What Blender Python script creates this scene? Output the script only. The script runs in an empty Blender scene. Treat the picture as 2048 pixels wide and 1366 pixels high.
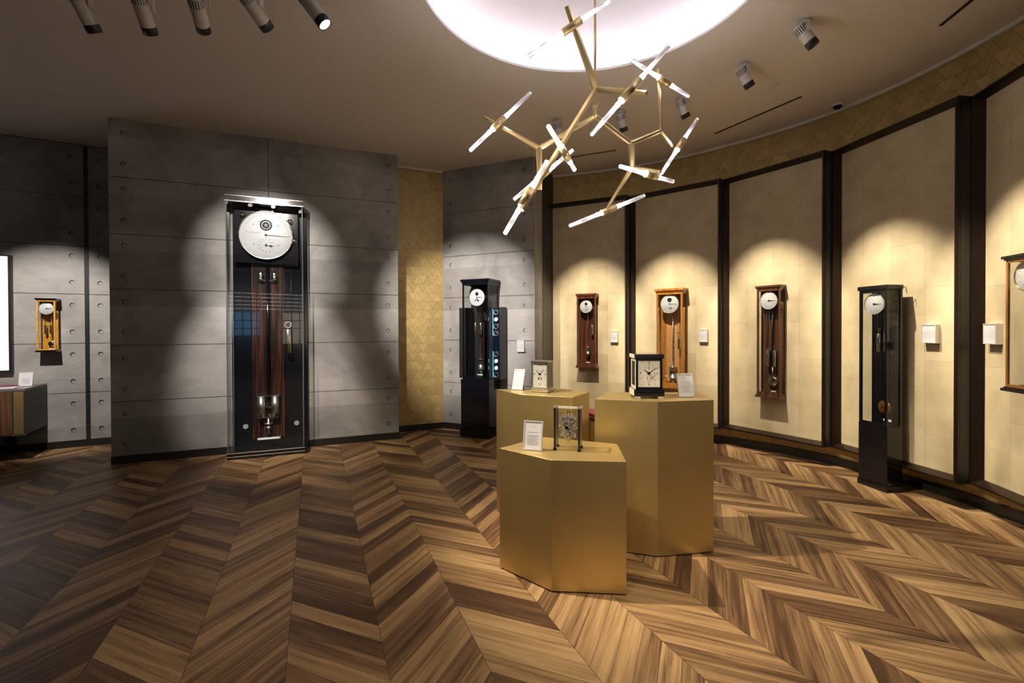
import bpy, bmesh, math, random
from mathutils import Vector, Matrix, Euler
PI = math.pi
rnd = random.Random(7)
S = bpy.context.scene
COL = S.collection

# ------------------------------------------------------------------ camera
HC = 1.45
cd = bpy.data.cameras.new('camera'); cam = bpy.data.objects.new('camera', cd); COL.objects.link(cam)
cd.sensor_width = 36.0; cd.lens = 36.0 * 940.0 / 2048.0
cd.shift_y = -19.6 / 2048.0
cd.clip_start = 0.05; cd.clip_end = 60
cam.location = (0, 0, HC)
cam.rotation_euler = (Euler((math.radians(89.5), 0, 0)).to_matrix() @ Matrix.Rotation(-0.0035, 3, 'Z')).to_euler()
S.camera = cam

# ------------------------------------------------------------------ world, exposure
w = bpy.data.worlds.new('world'); S.world = w; w.use_nodes = True
w.node_tree.nodes['Background'].inputs[0].default_value = (0.9, 0.85, 0.8, 1)
w.node_tree.nodes['Background'].inputs[1].default_value = 0.01
S.view_settings.view_transform = 'Standard'; S.view_settings.look = 'None'
S.view_settings.gamma = 1.0; S.view_settings.use_curve_mapping = False
S.view_settings.exposure = 0.68
SPOT_W = 300.0       # watts of a clock spotlight
COVE_W = 5.3         # emission of the cove's LED strip
CEIL = 3.70
WARM = (1.0, 0.87, 0.67); NEUT = (1.0, 0.915, 0.85)

# ------------------------------------------------------------------ materials
MATS = {}
def mat(name, col, rough=0.5, metal=0.0, spec=0.5, emit=None, es=1.0, coat=0.0, bump=0.0, bscale=25.0):
    if name in MATS: return MATS[name]
    m = bpy.data.materials.new(name); m.use_nodes = True; MATS[name] = m
    b = m.node_tree.nodes['Principled BSDF']
    b.inputs['Base Color'].default_value = (*col, 1); b.inputs['Roughness'].default_value = rough
    b.inputs['Metallic'].default_value = metal; b.inputs['Specular IOR Level'].default_value = spec
    b.inputs['Coat Weight'].default_value = coat; b.inputs['Coat Roughness'].default_value = 0.08
    if emit: b.inputs['Emission Color'].default_value = (*emit, 1); b.inputs['Emission Strength'].default_value = es
    nt = m.node_tree
    n = nt.nodes.new('ShaderNodeTexNoise'); n.inputs['Scale'].default_value = bscale
    tc = nt.nodes.new('ShaderNodeTexCoord'); nt.links.new(tc.outputs['Object'], n.inputs['Vector'])
    # a light procedural variation of the roughness, so no surface is perfectly even
    mr = nt.nodes.new('ShaderNodeMapRange'); v_ = .0 if rough < .2 else .07; mr.inputs[3].default_value = rough * (1 - v_); mr.inputs[4].default_value = min(1, rough * (1 + v_))
    nt.links.new(n.outputs[0], mr.inputs[0]); nt.links.new(mr.outputs[0], b.inputs['Roughness'])
    if bump:
        bp = nt.nodes.new('ShaderNodeBump'); bp.inputs['Strength'].default_value = bump; bp.inputs['Distance'].default_value = 0.002
        nt.links.new(n.outputs[0], bp.inputs['Height']); nt.links.new(bp.outputs[0], b.inputs['Normal'])
    return m

def N(nt, t, **kw):
    n = nt.nodes.new(t)
    for k, v in kw.items(): setattr(n, k, v)
    return n
def ramp(nt, stops):
    r = nt.nodes.new('ShaderNodeValToRGB')
    e = r.color_ramp.elements
    e[0].position, e[0].color = stops[0][0], (*stops[0][1], 1)
    e[1].position, e[1].color = stops[-1][0], (*stops[-1][1], 1)
    for p, c in stops[1:-1]:
        x = e.new(p); x.color = (*c, 1)
    return r

def wood(name, dark, mid, light, scale=(30, 30, 2.0), rough=0.3, coat=0.3, burl=False):
    if name in MATS: return MATS[name]
    m = bpy.data.materials.new(name); m.use_nodes = True; MATS[name] = m; nt = m.node_tree
    b = nt.nodes['Principled BSDF']; tc = N(nt, 'ShaderNodeTexCoord'); mp = N(nt, 'ShaderNodeMapping')
    mp.inputs['Scale'].default_value = scale; nt.links.new(tc.outputs['Object'], mp.inputs[0])
    n = N(nt, 'ShaderNodeTexNoise'); n.inputs['Scale'].default_value = 1.0; n.inputs['Detail'].default_value = 6
    n.inputs['Distortion'].default_value = 0.6 if not burl else 2.0
    nt.links.new(mp.outputs[0], n.inputs['Vector'])
    r = ramp(nt, [(0.3, dark), (0.5, mid), (0.72, light)]); nt.links.new(n.outputs[0], r.inputs[0])
    nt.links.new(r.outputs[0], b.inputs['Base Color'])
    b.inputs['Roughness'].default_value = rough; b.inputs['Coat Weight'].default_value = coat; b.inputs['Coat Roughness'].default_value = 0.1
    return m

M_BLACK = mat('black_lacquer', (0.005, 0.005, 0.007), 0.14, coat=0.1)
M_BLACKM = mat('black_satin', (0.012, 0.012, 0.013), 0.4)
M_SKIRT = mat('black_skirting', (0.012, 0.010, 0.009), 0.35)
M_STEEL = mat('polished_steel', (0.75, 0.74, 0.72), 0.15, 1.0)
M_BRUSH = mat('brushed_steel', (0.55, 0.54, 0.52), 0.32, 1.0)
M_GOLDPOL = mat('polished_brass', (0.75, 0.58, 0.30), 0.18, 1.0)
M_LAMPBRASS = mat('satin_brass', (0.42, 0.32, 0.16), 0.38, 0.85)
M_DIAL = mat('dial_white', (0.56, 0.56, 0.585), 0.35)
M_DIALC = mat('dial_cream', (0.66, 0.62, 0.53), 0.4)
M_INK = mat('blued_black', (0.004, 0.004, 0.006), 0.35, spec=0.2)
M_GREYINK = mat('grey_print', (0.38, 0.38, 0.42), 0.6)
M_FAINT = mat('faint_print', (0.24, 0.24, 0.27), 0.6)
M_PAPER = mat('paper', (0.52, 0.51, 0.54), 0.6)
M_WHITE = mat('white_lamp_enamel', (0.55, 0.52, 0.48), 0.45)
M_FRAMEBR = mat('dark_bronze_frame', (0.020, 0.010, 0.006), 0.30, 0.3)
M_CEIL = mat('ceiling_paint', (0.66, 0.60, 0.555), 0.85)
M_COVEP = mat('cove_paint', (0.88, 0.84, 0.845), 0.8)
M_BURG = mat('burgundy_card', (0.16, 0.02, 0.035), 0.45)
M_DARKWALL = mat('dark_back_wall', (0.035, 0.034, 0.034), 0.5)
M_SILV = mat('silver_frame', (0.72, 0.70, 0.68), 0.35, 0.5)
M_COPPER = mat('copper_disc', (0.65, 0.36, 0.18), 0.25, 1.0)

W_MAC = wood('macassar', (0.006, 0.003, 0.002), (0.018, 0.007, 0.005), (0.11, 0.034, 0.020), (60, 60, 1.2), 0.2, 0.5)
W_MAHOG = wood('mahogany', (0.035, 0.010, 0.005), (0.09, 0.027, 0.012), (0.16, 0.055, 0.025), (50, 50, 3), 0.28)
W_WALNUT = wood('walnut', (0.028, 0.011, 0.006), (0.075, 0.031, 0.015), (0.14, 0.065, 0.034), (50, 50, 3), 0.3)
W_CHERRY = wood('cherry', (0.24, 0.085, 0.015), (0.38, 0.155, 0.028), (0.50, 0.23, 0.05), (50, 50, 3), 0.3)
W_BURL = wood('burl', (0.20, 0.07, 0.02), (0.60, 0.30, 0.12), (0.80, 0.50, 0.26), (90, 90, 90), 0.3, 0.3, True)
W_PEAR = wood('pear', (0.13, 0.045, 0.010), (0.24, 0.09, 0.02), (0.34, 0.14, 0.035), (50, 50, 3), 0.3)
W_MAPLE = wood('birdseye_maple', (0.36, 0.14, 0.015), (0.60, 0.27, 0.03), (0.80, 0.42, 0.06), (60, 60, 40), 0.3, 0.3, True)
W_DOOR = wood('zebrano', (0.04, 0.018, 0.010), (0.12, 0.055, 0.028), (0.22, 0.11, 0.06), (70, 70, 1.5), 0.35)

def glass_mat():
    m = bpy.data.materials.new('clear_glass'); m.use_nodes = True; nt = m.node_tree; nt.nodes.clear()
    out = N(nt, 'ShaderNodeOutputMaterial'); mix = N(nt, 'ShaderNodeMixShader'); tr = N(nt, 'ShaderNodeBsdfTransparent')
    gl = N(nt, 'ShaderNodeBsdfGlossy'); gl.inputs['Roughness'].default_value = 0.0
    fr = N(nt, 'ShaderNodeFresnel'); fr.inputs['IOR'].default_value = 1.5
    tr.inputs[0].default_value = (0.955, 0.965, 0.96, 1)
    ge = N(nt, 'ShaderNodeNewGeometry'); fb = N(nt, 'ShaderNodeMath', operation='SUBTRACT'); fb.inputs[0].default_value = 1.0; fm = N(nt, 'ShaderNodeMath', operation='MULTIPLY')
    nt.links.new(ge.outputs['Backfacing'], fb.inputs[1]); nt.links.new(fb.outputs[0], fm.inputs[0]); nt.links.new(fr.outputs[0], fm.inputs[1])   # one outer reflection, none inside the pane
    nt.links.new(fm.outputs[0], mix.inputs[0]); nt.links.new(tr.outputs[0], mix.inputs[1]); nt.links.new(gl.outputs[0], mix.inputs[2])
    nt.links.new(mix.outputs[0], out.inputs[0]); return m
M_GLASS = glass_mat()
M_GEDGE = mat('glass_edge', (0.10, 0.12, 0.115), 0.15, 0.3)

def rod_mat():      # frosted glass rod lit from its inner end: object z runs 0 (LED) .. 1 (tip)
    m = bpy.data.materials.new('frosted_lit_glass'); m.use_nodes = True; nt = m.node_tree
    b = nt.nodes['Principled BSDF']; b.inputs['Base Color'].default_value = (0.85, 0.83, 0.88, 1); b.inputs['Roughness'].default_value = 0.2
    b.inputs['Transmission Weight'].default_value = 0.95
    tc = N(nt, 'ShaderNodeTexCoord'); sp = N(nt, 'ShaderNodeSeparateXYZ'); nt.links.new(tc.outputs['UV'], sp.inputs[0])
    mr = N(nt, 'ShaderNodeMath', operation='POWER'); inv = N(nt, 'ShaderNodeMath', operation='SUBTRACT'); inv.inputs[0].default_value = 1.0
    nt.links.new(sp.outputs[1], inv.inputs[1]); nt.links.new(inv.outputs[0], mr.inputs[0]); mr.inputs[1].default_value = 3.0
    ml = N(nt, 'ShaderNodeMath', operation='MULTIPLY_ADD'); ml.inputs[1].default_value = 0.9; ml.inputs[2].default_value = 0.04
    nt.links.new(mr.outputs[0], ml.inputs[0]); nt.links.new(ml.outputs[0], b.inputs['Emission Strength'])
    b.inputs['Emission Color'].default_value = (0.97, 0.94, 1.0, 1); return m
M_ROD = rod_mat()
M_LED = mat('led_source', (1, 1, 1), 0.5, emit=(1.0, 0.97, 0.98), es=30)
M_LENS = mat('spot_lens', (1, 1, 1), 0.5, emit=(1.0, 0.88, 0.72), es=9)
M_LENSHOT = mat('spot_lens_bright', (1, 1, 1), 0.5, emit=(1.0, 0.92, 0.82), es=30)
M_COVE = mat('cove_led', (1, 1, 1), 0.5, emit=(0.90, 0.88, 1.0), es=COVE_W)
M_SCREEN = mat('lit_panel', (0.9, 0.88, 0.92), 0.4, emit=(1.0, 0.93, 0.97), es=0.5)
M_TEAL = mat('teal_led', (0.1, 0.5, 0.6), 0.4, emit=(0.10, 0.50, 0.70), es=0.45)
M_NAVY = mat('navy_panel', (0.003, 0.007, 0.018), 0.15)

def concrete(name, seed):
    m = bpy.data.materials.new(name); m.use_nodes = True; nt = m.node_tree; b = nt.nodes['Principled BSDF']
    tc = N(nt, 'ShaderNodeTexCoord'); mp = N(nt, 'ShaderNodeMapping'); mp.inputs['Location'].default_value = (seed, seed * 2.1, seed * .7)
    nt.links.new(tc.outputs['Object'], mp.inputs[0])
    n1 = N(nt, 'ShaderNodeTexNoise'); n1.inputs['Scale'].default_value = 1.7; n1.inputs['Detail'].default_value = 5; n1.inputs['Distortion'].default_value = 0.7
    n2 = N(nt, 'ShaderNodeTexNoise'); n2.inputs['Scale'].default_value = 9; n2.inputs['Detail'].default_value = 6
    mp2 = N(nt, 'ShaderNodeMapping'); mp2.inputs['Scale'].default_value = (1, 1, 2.2); nt.links.new(mp.outputs[0], mp2.inputs[0])
    nt.links.new(mp.outputs[0], n1.inputs['Vector']); nt.links.new(mp2.outputs[0], n2.inputs['Vector'])
    # each 0.605 m pour has its own tone
    sp = N(nt, 'ShaderNodeSeparateXYZ'); nt.links.new(tc.outputs['Object'], sp.inputs[0])
    a = N(nt, 'ShaderNodeMath', operation='MULTIPLY_ADD'); a.inputs[1].default_value = 1 / .605; a.inputs[2].default_value = -.10 + seed
    f = N(nt, 'ShaderNodeMath', operation='FLOOR'); nt.links.new(sp.outputs[2], a.inputs[0]); nt.links.new(a.outputs[0], f.inputs[0])
    wn = N(nt, 'ShaderNodeTexWhiteNoise', noise_dimensions='1D'); nt.links.new(f.outputs[0], wn.inputs['W'])
    s1 = N(nt, 'ShaderNodeMath', operation='MULTIPLY_ADD'); s1.inputs[1].default_value = 0.70; nt.links.new(n1.outputs[0], s1.inputs[0]); 
    s2 = N(nt, 'ShaderNodeMath', operation='MULTIPLY_ADD'); s2.inputs[1].default_value = 0.14; nt.links.new(n2.outputs[0], s2.inputs[0])
    s3 = N(nt, 'ShaderNodeMath', operation='MULTIPLY'); s3.inputs[1].default_value = 0.16; nt.links.new(wn.outputs[0], s3.inputs[0])
    nt.links.new(s3.outputs[0], s2.inputs[2]); nt.links.new(s2.outputs[0], s1.inputs[2])
    r = ramp(nt, [(0.32, (0.155, 0.148, 0.137)), (0.5, (0.25, 0.24, 0.224)), (0.68, (0.37, 0.355, 0.335))]); nt.links.new(s1.outputs[0], r.inputs[0])
    nt.links.new(r.outputs[0], b.inputs['Base Color']); b.inputs['Roughness'].default_value = 0.55
    bp = N(nt, 'ShaderNodeBump'); bp.inputs['Strength'].default_value = 0.25; bp.inputs['Distance'].default_value = 0.004
    nt.links.new(n2.outputs[0], bp.inputs['Height']); nt.links.new(bp.outputs[0], b.inputs['Normal'])
    return m
M_CONC = concrete('shuttered_concrete', 1.3); M_CONC2 = concrete('shuttered_concrete_far', 4.7)
M_JOINT = mat('concrete_joint', (0.03, 0.029, 0.027), 0.8)

def attr_mat(name, base, var, rough, metal, stain=8.0):
    m = bpy.data.materials.new(name); m.use_nodes = True; nt = m.node_tree; b = nt.nodes['Principled BSDF']
    at = N(nt, 'ShaderNodeAttribute', attribute_name='rnd'); tc = N(nt, 'ShaderNodeTexCoord')
    n = N(nt, 'ShaderNodeTexNoise'); n.inputs['Scale'].default_value = stain; n.inputs['Detail'].default_value = 5; nt.links.new(tc.outputs['Object'], n.inputs['Vector'])
    a = N(nt, 'ShaderNodeMath', operation='MULTIPLY_ADD'); a.inputs[1].default_value = 0.6; nt.links.new(at.outputs['Fac'], a.inputs[0])
    k = N(nt, 'ShaderNodeMath', operation='MULTIPLY'); k.inputs[1].default_value = 0.4; nt.links.new(n.outputs[0], k.inputs[0]); nt.links.new(k.outputs[0], a.inputs[2])
    r = ramp(nt, [(0.1, tuple(c * (1 - var) for c in base)), (0.9, tuple(c * (1 + var) for c in base))]); nt.links.new(a.outputs[0], r.inputs[0])
    nt.links.new(r.outputs[0], b.inputs['Base Color']); b.inputs['Roughness'].default_value = rough; b.inputs['Metallic'].default_value = metal
    return m
M_TILE = attr_mat('gold_triangle_tile', (0.42, 0.305, 0.12), 0.17, 0.42, 0.35)
M_TGAP = mat('tile_gap', (0.16, 0.11, 0.04), 0.7)

def leather_mat():
    m = bpy.data.materials.new('cream_leather'); m.use_nodes = True; nt = m.node_tree; b = nt.nodes['Principled BSDF']
    tc = N(nt, 'ShaderNodeTexCoord'); oi = N(nt, 'ShaderNodeObjectInfo'); sp = N(nt, 'ShaderNodeSeparateXYZ'); nt.links.new(tc.outputs['Object'], sp.inputs[0])
    cb = N(nt, 'ShaderNodeCombineXYZ'); ad = N(nt, 'ShaderNodeMath', operation='MULTIPLY_ADD'); ad.inputs[1].default_value = 3.7
    nt.links.new(oi.outputs['Random'], ad.inputs[0]); nt.links.new(sp.outputs[2], ad.inputs[2])
    nt.links.new(ad.outputs[0], cb.inputs[0]); nt.links.new(sp.outputs[0], cb.inputs[1])
    br = N(nt, 'ShaderNodeTexBrick'); br.inputs['Scale'].default_value = 1.0; br.inputs['Brick Width'].default_value = 0.62; br.inputs['Row Height'].default_value = 0.29
    br.inputs['Mortar Size'].default_value = 0.0018; br.inputs['Mortar Smooth'].default_value = 0.3; br.offset = 0.37
    br.inputs['Color1'].default_value = (0.46, 0.38, 0.24, 1); br.inputs['Color2'].default_value = (0.55, 0.46, 0.305, 1); br.inputs['Mortar'].default_value = (0.36, 0.29, 0.18, 1)
    nt.links.new(cb.outputs[0], br.inputs['Vector'])
    n = N(nt, 'ShaderNodeTexNoise'); n.inputs['Scale'].default_value = 5; n.inputs['Detail'].default_value = 6; nt.links.new(tc.outputs['Object'], n.inputs['Vector'])
    r = ramp(nt, [(0.3, (0.84, 0.83, 0.80)), (0.7, (1.08, 1.08, 1.08))]); nt.links.new(n.outputs[0], r.inputs[0])
    mx = N(nt, 'ShaderNodeMix', data_type='RGBA', blend_type='MULTIPLY'); mx.inputs[0].default_value = 1.0
    nt.links.new(br.outputs[0], mx.inputs[6]); nt.links.new(r.outputs[0], mx.inputs[7]); nt.links.new(mx.outputs[2], b.inputs['Base Color'])
    b.inputs['Roughness'].default_value = 0.5
    bp = N(nt, 'ShaderNodeBump'); bp.inputs['Strength'].default_value = 0.3; bp.inputs['Distance'].default_value = 0.002; bp.invert = True
    nt.links.new(br.outputs['Fac'], bp.inputs['Height']); nt.links.new(bp.outputs[0], b.inputs['Normal'])
    return m
M_LEATHER = leather_mat()

def brass_sheet():
    m = bpy.data.materials.new('brushed_brass_sheet'); m.use_nodes = True; nt = m.node_tree; b = nt.nodes['Principled BSDF']
    tc = N(nt, 'ShaderNodeTexCoord'); mp = N(nt, 'ShaderNodeMapping'); mp.inputs['Scale'].default_value = (260, 260, 3); nt.links.new(tc.outputs['Object'], mp.inputs[0])
    n = N(nt, 'ShaderNodeTexNoise'); n.inputs['Scale'].default_value = 1; n.inputs['Detail'].default_value = 3; nt.links.new(mp.outputs[0], n.inputs['Vector'])
    n2 = N(nt, 'ShaderNodeTexNoise'); n2.inputs['Scale'].default_value = 2.5; nt.links.new(tc.outputs['Object'], n2.inputs['Vector'])
    r = ramp(nt, [(0.3, (0.54, 0.40, 0.165)), (0.7, (0.62, 0.465, 0.20))]); nt.links.new(n2.outputs[0], r.inputs[0]); nt.links.new(r.outputs[0], b.inputs['Base Color'])
    mr = N(nt, 'ShaderNodeMapRange'); mr.inputs[3].default_value = 0.34; mr.inputs[4].default_value = 0.50
    nt.links.new(n.outputs[0], mr.inputs[0]); nt.links.new(mr.outputs[0], b.inputs['Roughness']); b.inputs['Metallic'].default_value = 0.88
    return m
M_BRASS = brass_sheet()

def floor_mat():
    m = bpy.data.materials.new('chevron_oak'); m.use_nodes = True; nt = m.node_tree; b = nt.nodes['Principled BSDF']
    uv = N(nt, 'ShaderNodeUVMap', uv_map='UVMap'); at = N(nt, 'ShaderNodeAttribute', attribute_name='rnd')
    mp = N(nt, 'ShaderNodeMapping'); mp.inputs['Scale'].default_value = (1.1, 27, 1); nt.links.new(uv.outputs[0], mp.inputs[0])
    n = N(nt, 'ShaderNodeTexNoise'); n.inputs['Scale'].default_value = 1.0; n.inputs['Detail'].default_value = 5; n.inputs['Distortion'].default_value = 0.5
    nt.links.new(mp.outputs[0], n.inputs['Vector'])
    mp2 = N(nt, 'ShaderNodeMapping'); mp2.inputs['Scale'].default_value = (6, 220, 1); nt.links.new(uv.outputs[0], mp2.inputs[0])
    n2 = N(nt, 'ShaderNodeTexNoise'); n2.inputs['Scale'].default_value = 1.0; n2.inputs['Detail'].default_value = 3; nt.links.new(mp2.outputs[0], n2.inputs['Vector'])
    a = N(nt, 'ShaderNodeMath', operation='MULTIPLY_ADD'); a.inputs[1].default_value = 1.08; nt.links.new(n.outputs[0], a.inputs[0])
    a2 = N(nt, 'ShaderNodeMath', operation='MULTIPLY_ADD'); a2.inputs[1].default_value = 0.34; a2.inputs[2].default_value = -0.50; nt.links.new(n2.outputs[0], a2.inputs[0])
    a3 = N(nt, 'ShaderNodeMath', operation='MULTIPLY_ADD'); a3.inputs[1].default_value = 0.58; nt.links.new(at.outputs['Fac'], a3.inputs[0])
    mp3 = N(nt, 'ShaderNodeMapping'); mp3.inputs['Scale'].default_value = (2.2, 70, 1); nt.links.new(uv.outputs[0], mp3.inputs[0])
    n3 = N(nt, 'ShaderNodeTexNoise'); n3.inputs['Scale'].default_value = 1.0; n3.inputs['Detail'].default_value = 2; n3.inputs['Distortion'].default_value = 0.8; nt.links.new(mp3.outputs[0], n3.inputs['Vector'])
    th = N(nt, 'ShaderNodeMapRange'); th.inputs[1].default_value = .30; th.inputs[2].default_value = .42; th.inputs[3].default_value = -.22; th.inputs[4].default_value = 0.0; nt.links.new(n3.outputs[0], th.inputs[0])
    a4 = N(nt, 'ShaderNodeMath', operation='ADD'); nt.links.new(a2.outputs[0], a4.inputs[0]); nt.links.new(th.outputs[0], a4.inputs[1])
    nt.links.new(a4.outputs[0], a3.inputs[2]); nt.links.new(a3.outputs[0], a.inputs[2])
    r = ramp(nt, [(0.16, (0.058, 0.027, 0.012)), (0.34, (0.125, 0.065, 0.030)), (0.5, (0.20, 0.115, 0.053)), (0.64, (0.285, 0.172, 0.080)), (0.85, (0.39, 0.25, 0.118))])
    nt.links.new(a.outputs[0], r.inputs[0]); nt.links.new(r.outputs[0], b.inputs['Base Color'])
    b.inputs['Roughness'].default_value = 0.45; b.inputs['Specular IOR Level'].default_value = 0.28
    bp = N(nt, 'ShaderNodeBump'); bp.inputs['Strength'].default_value = 0.25; bp.inputs['Distance'].default_value = 0.0015
    nt.links.new(n2.outputs[0], bp.inputs['Height']); nt.links.new(bp.outputs[0], b.inputs['Normal'])
    return m
M_FLOOR = floor_mat()

# ------------------------------------------------------------------ mesh helpers
class MB:
    def __init__(s): s.bm = bmesh.new()
    def box(s, x0, x1, y0, y1, z0, z1, bev=0.0, rot=None, org=None):
        vs = [Vector((x, y, z)) for x in (x0, x1) for y in (y0, y1) for z in (z0, z1)]
        if rot is not None:
            o = Vector(org) if org else Vector(((x0 + x1) / 2, (y0 + y1) / 2, (z0 + z1) / 2))
            vs = [o + rot @ (v - o) for v in vs]
        v = [s.bm.verts.new(p) for p in vs]
        fs = [s.bm.faces.new([v[i] for i in f]) for f in ((0, 1, 3, 2), (4, 6, 7, 5), (0, 4, 5, 1), (2, 3, 7, 6), (0, 2, 6, 4), (1, 5, 7, 3))]
        if bev > 0:
            es = {e for f in fs for e in f.edges}
            bmesh.ops.bevel(s.bm, geom=list(es), offset=bev, segments=2, affect='EDGES', profile=0.6)
        return s
    def cyl(s, p, q, r0, r1=None, seg=16, caps=True, uv=False):
        p, q = Vector(p), Vector(q); r1 = r0 if r1 is None else r1
        d = (q - p).normalized(); u = d.orthogonal().normalized(); w_ = d.cross(u)
        A = []; B = []
        for i in range(seg):
            a = 2 * PI * i / seg; o = u * math.cos(a) + w_ * math.sin(a)
            A.append(s.bm.verts.new(p + o * r0)); B.append(s.bm.verts.new(q + o * r1))
        lay = s.bm.loops.layers.uv.verify() if uv else None
        for i in range(seg):
            j = (i + 1) % seg; f = s.bm.faces.new((A[i], A[j], B[j], B[i])); f.smooth = True
            if uv:
                for l, c in zip(f.loops, ((i / seg, 0), ((i + 1) / seg, 0), ((i + 1) / seg, 1), (i / seg, 1))): l[lay].uv = c
        if caps:
            f0 = s.bm.faces.new(A[::-1]); f1 = s.bm.faces.new(B)
            if uv:
                for l in f0.loops: l[lay].uv = (0, 0)
                for l in f1.loops: l[lay].uv = (0, 1)
        return s
    def lathe(s, c, axis, prof, seg=32, smooth=True):
        """prof: (radius, distance along axis) pairs"""
        c = Vector(c); d = Vector(axis).normalized(); u = d.orthogonal().normalized(); w_ = d.cross(u)
        rings = []
        for r, h in prof:
            if r < 1e-6: rings.append([s.bm.verts.new(c + d * h)])
            else: rings.append([s.bm.verts.new(c + d * h + (u * math.cos(2 * PI * i / seg) + w_ * math.sin(2 * PI * i / seg)) * r) for i in range(seg)])
        for a, b in zip(rings, rings[1:]):
            for i in range(seg):
                j = (i + 1) % seg
                if len(a) == 1 and len(b) == 1: break
                if len(a) == 1: f = s.bm.faces.new((a[0], b[j], b[i]))
                elif len(b) == 1: f = s.bm.faces.new((a[i], a[j], b[0]))
                else: f = s.bm.faces.new((a[i], a[j], b[j], b[i]))
                f.smooth = smooth
        return s
    def prism(s, pts, z0, z1):
        A = [s.bm.verts.new((x, y, z0)) for x, y in pts]; B = [s.bm.verts.new((x, y, z1)) for x, y in pts]
        n = len(pts)
        for i in range(n): s.bm.faces.new((A[i], A[(i + 1) % n], B[(i + 1) % n], B[i]))
        s.bm.faces.new(A[::-1]); s.bm.faces.new(B); return s
    def extr(s, pts, d):          # polygon of 3D points swept by vector d
        d = Vector(d); A = [s.bm.verts.new(Vector(p)) for p in pts]; B = [s.bm.verts.new(Vector(p) + d) for p in pts]; n = len(pts)
        for i in range(n): s.bm.faces.new((A[i], A[(i + 1) % n], B[(i + 1) % n], B[i]))
        s.bm.faces.new(A[::-1]); s.bm.faces.new(B); return s
    def ring(s, c, axis, r0, r1, t, seg=40):
        return s.lathe(c, axis, [(r0, 0), (r1, 0), (r1, t), (r0, t), (r0, 0)], seg, False)
    def build(s, name, m, parent=None, normals=True):
        if normals: bmesh.ops.recalc_face_normals(s.bm, faces=s.bm.faces)
        me = bpy.data.meshes.new(name); s.bm.to_mesh(me); s.bm.free()
        o = bpy.data.objects.new(name, me); COL.objects.link(o); me.materials.append(m)
        if parent: o.parent = parent
        return o
def thing(name, label, cat, loc=(0, 0, 0), rz=0.0, group=None):
    o = bpy.data.objects.new(name, None); COL.objects.link(o); o.empty_display_size = 0.1
    o.location = loc; o.rotation_euler = (0, 0, rz); o['label'] = label; o['category'] = cat
    if group: o['group'] = group
    return o
def tag(o, label, cat, group=None):
    o['label'] = label; o['category'] = cat
    if group: o['group'] = group
    return o
def struct(o): o['kind'] = 'structure'; return o
def text_mesh(name, s_, size, m, parent, loc, rot, ext=0.0005, align='CENTER'):
    cu = bpy.data.curves.new(name, 'FONT'); cu.body = s_; cu.size = size; cu.align_x = align; cu.align_y = 'CENTER'; cu.extrude = ext
    cu.resolution_u = 3
    t = bpy.data.objects.new('tmp', cu); me = bpy.data.meshes.new_from_object(t); bpy.data.objects.remove(t)
    o = bpy.data.objects.new(name, me); COL.objects.link(o); me.materials.clear(); me.materials.append(m)
    o.parent = parent; o.location = loc; o.rotation_euler = rot; return o
FACE = (PI / 2, 0, 0)          # text standing upright, read from -y

# ------------------------------------------------------------------ plan
def V2(x, y): return Vector((x, y))
W0o, W0e = V2(-5.561, 5.677), V2(0.8903, 0.4554)
W1o, W1e = V2(-4.291, 5.017), V2(0.9266, 0.3762)
W3o, W3e = V2(-1.0, 6.80), V2(0.908, -0.419)
def nrm(e): return V2(e.y, -e.x)
def wp(o, e, s, n=0.0): return o + e * s + nrm(e) * n
def ang(e): return math.atan2(e.y, e.x)

# ------------------------------------------------------------------ floor
SD = V2(-0.388, 0.92166); PD = V2(SD.y, -SD.x); SW = 0.398; BP = 0.1286; UA = -0.119; VA = 2.3652
def build_floor():
    bm = bmesh.new(); uvl = bm.loops.layers.uv.verify()
    rl = bm.faces.layers.float.new('rnd_f')
    corners = [V2(x, y) for x in (-8.3, 4.1) for y in (-5.1, 7.3)]
    us = [c @ PD for c in corners]; vs_ = [c @ SD for c in corners]
    g = 0.0011
    i0 = int((min(us) - UA) / SW) - 2; i1 = int((max(us) - UA) / SW) + 2
    j0 = int((min(vs_) - VA) / BP) - 4; j1 = int((max(vs_) - VA) / BP) + 6
    vals = []
    for i in range(i0, i1):
        sg = -1 if i % 2 == 0 else 1          # strip right of seam A (i = 0): boards run away from the seam
        for j in range(j0, j1):
            r = rnd.random() ** 1.1; ru, rv = rnd.random() * 50, rnd.random() * 50
            ua, ub = UA + i * SW + g, UA + (i + 1) * SW - g
            base = VA + j * BP + (0 if i % 2 == 0 else -SW)
            q = []
            for u, lo in ((ua, 1), (ub, 1), (ub, 0), (ua, 0)):
                v = base + sg * (u - (UA + i * SW)) + (g if lo else BP - g)
                q.append((u, v))
            P = [PD * u + SD * v for u, v in q]
            c = (P[0] + P[2]) / 2
            if not (-8.35 < c.x < 4.15 and -5.2 < c.y < 7.35): continue
            f = bm.faces.new([bm.verts.new((p.x, p.y, 0.0)) for p in P])
            dr = (P[1] - P[0]).normalized(); pr = V2(-dr.y, dr.x)
            for l, p in zip(f.loops, P): l[uvl].uv = (p @ dr + ru, p @ pr + rv)
            vals.append(r)
    bmesh.ops.recalc_face_normals(bm, faces=bm.faces)
    me = bpy.data.meshes.new('floor'); bm.to_mesh(me); bm.free()
    if me.polygons[0].normal.z < 0: me.flip_normals()
    a = me.attributes.new('rnd', 'FLOAT', 'FACE')
    for k, v in enumerate(vals): a.data[k].value = v
    me.uv_layers[0].name = 'UVMap'
    o = bpy.data.objects.new('floor', me); COL.objects.link(o); me.materials.append(M_FLOOR); struct(o)
build_floor()
struct(MB().box(-8.6, 4.4, -5.3, 7.5, -0.06, -0.0012).build('floor', mat('floor_joint', (0.015, 0.008, 0.004), 0.6)))

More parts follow.
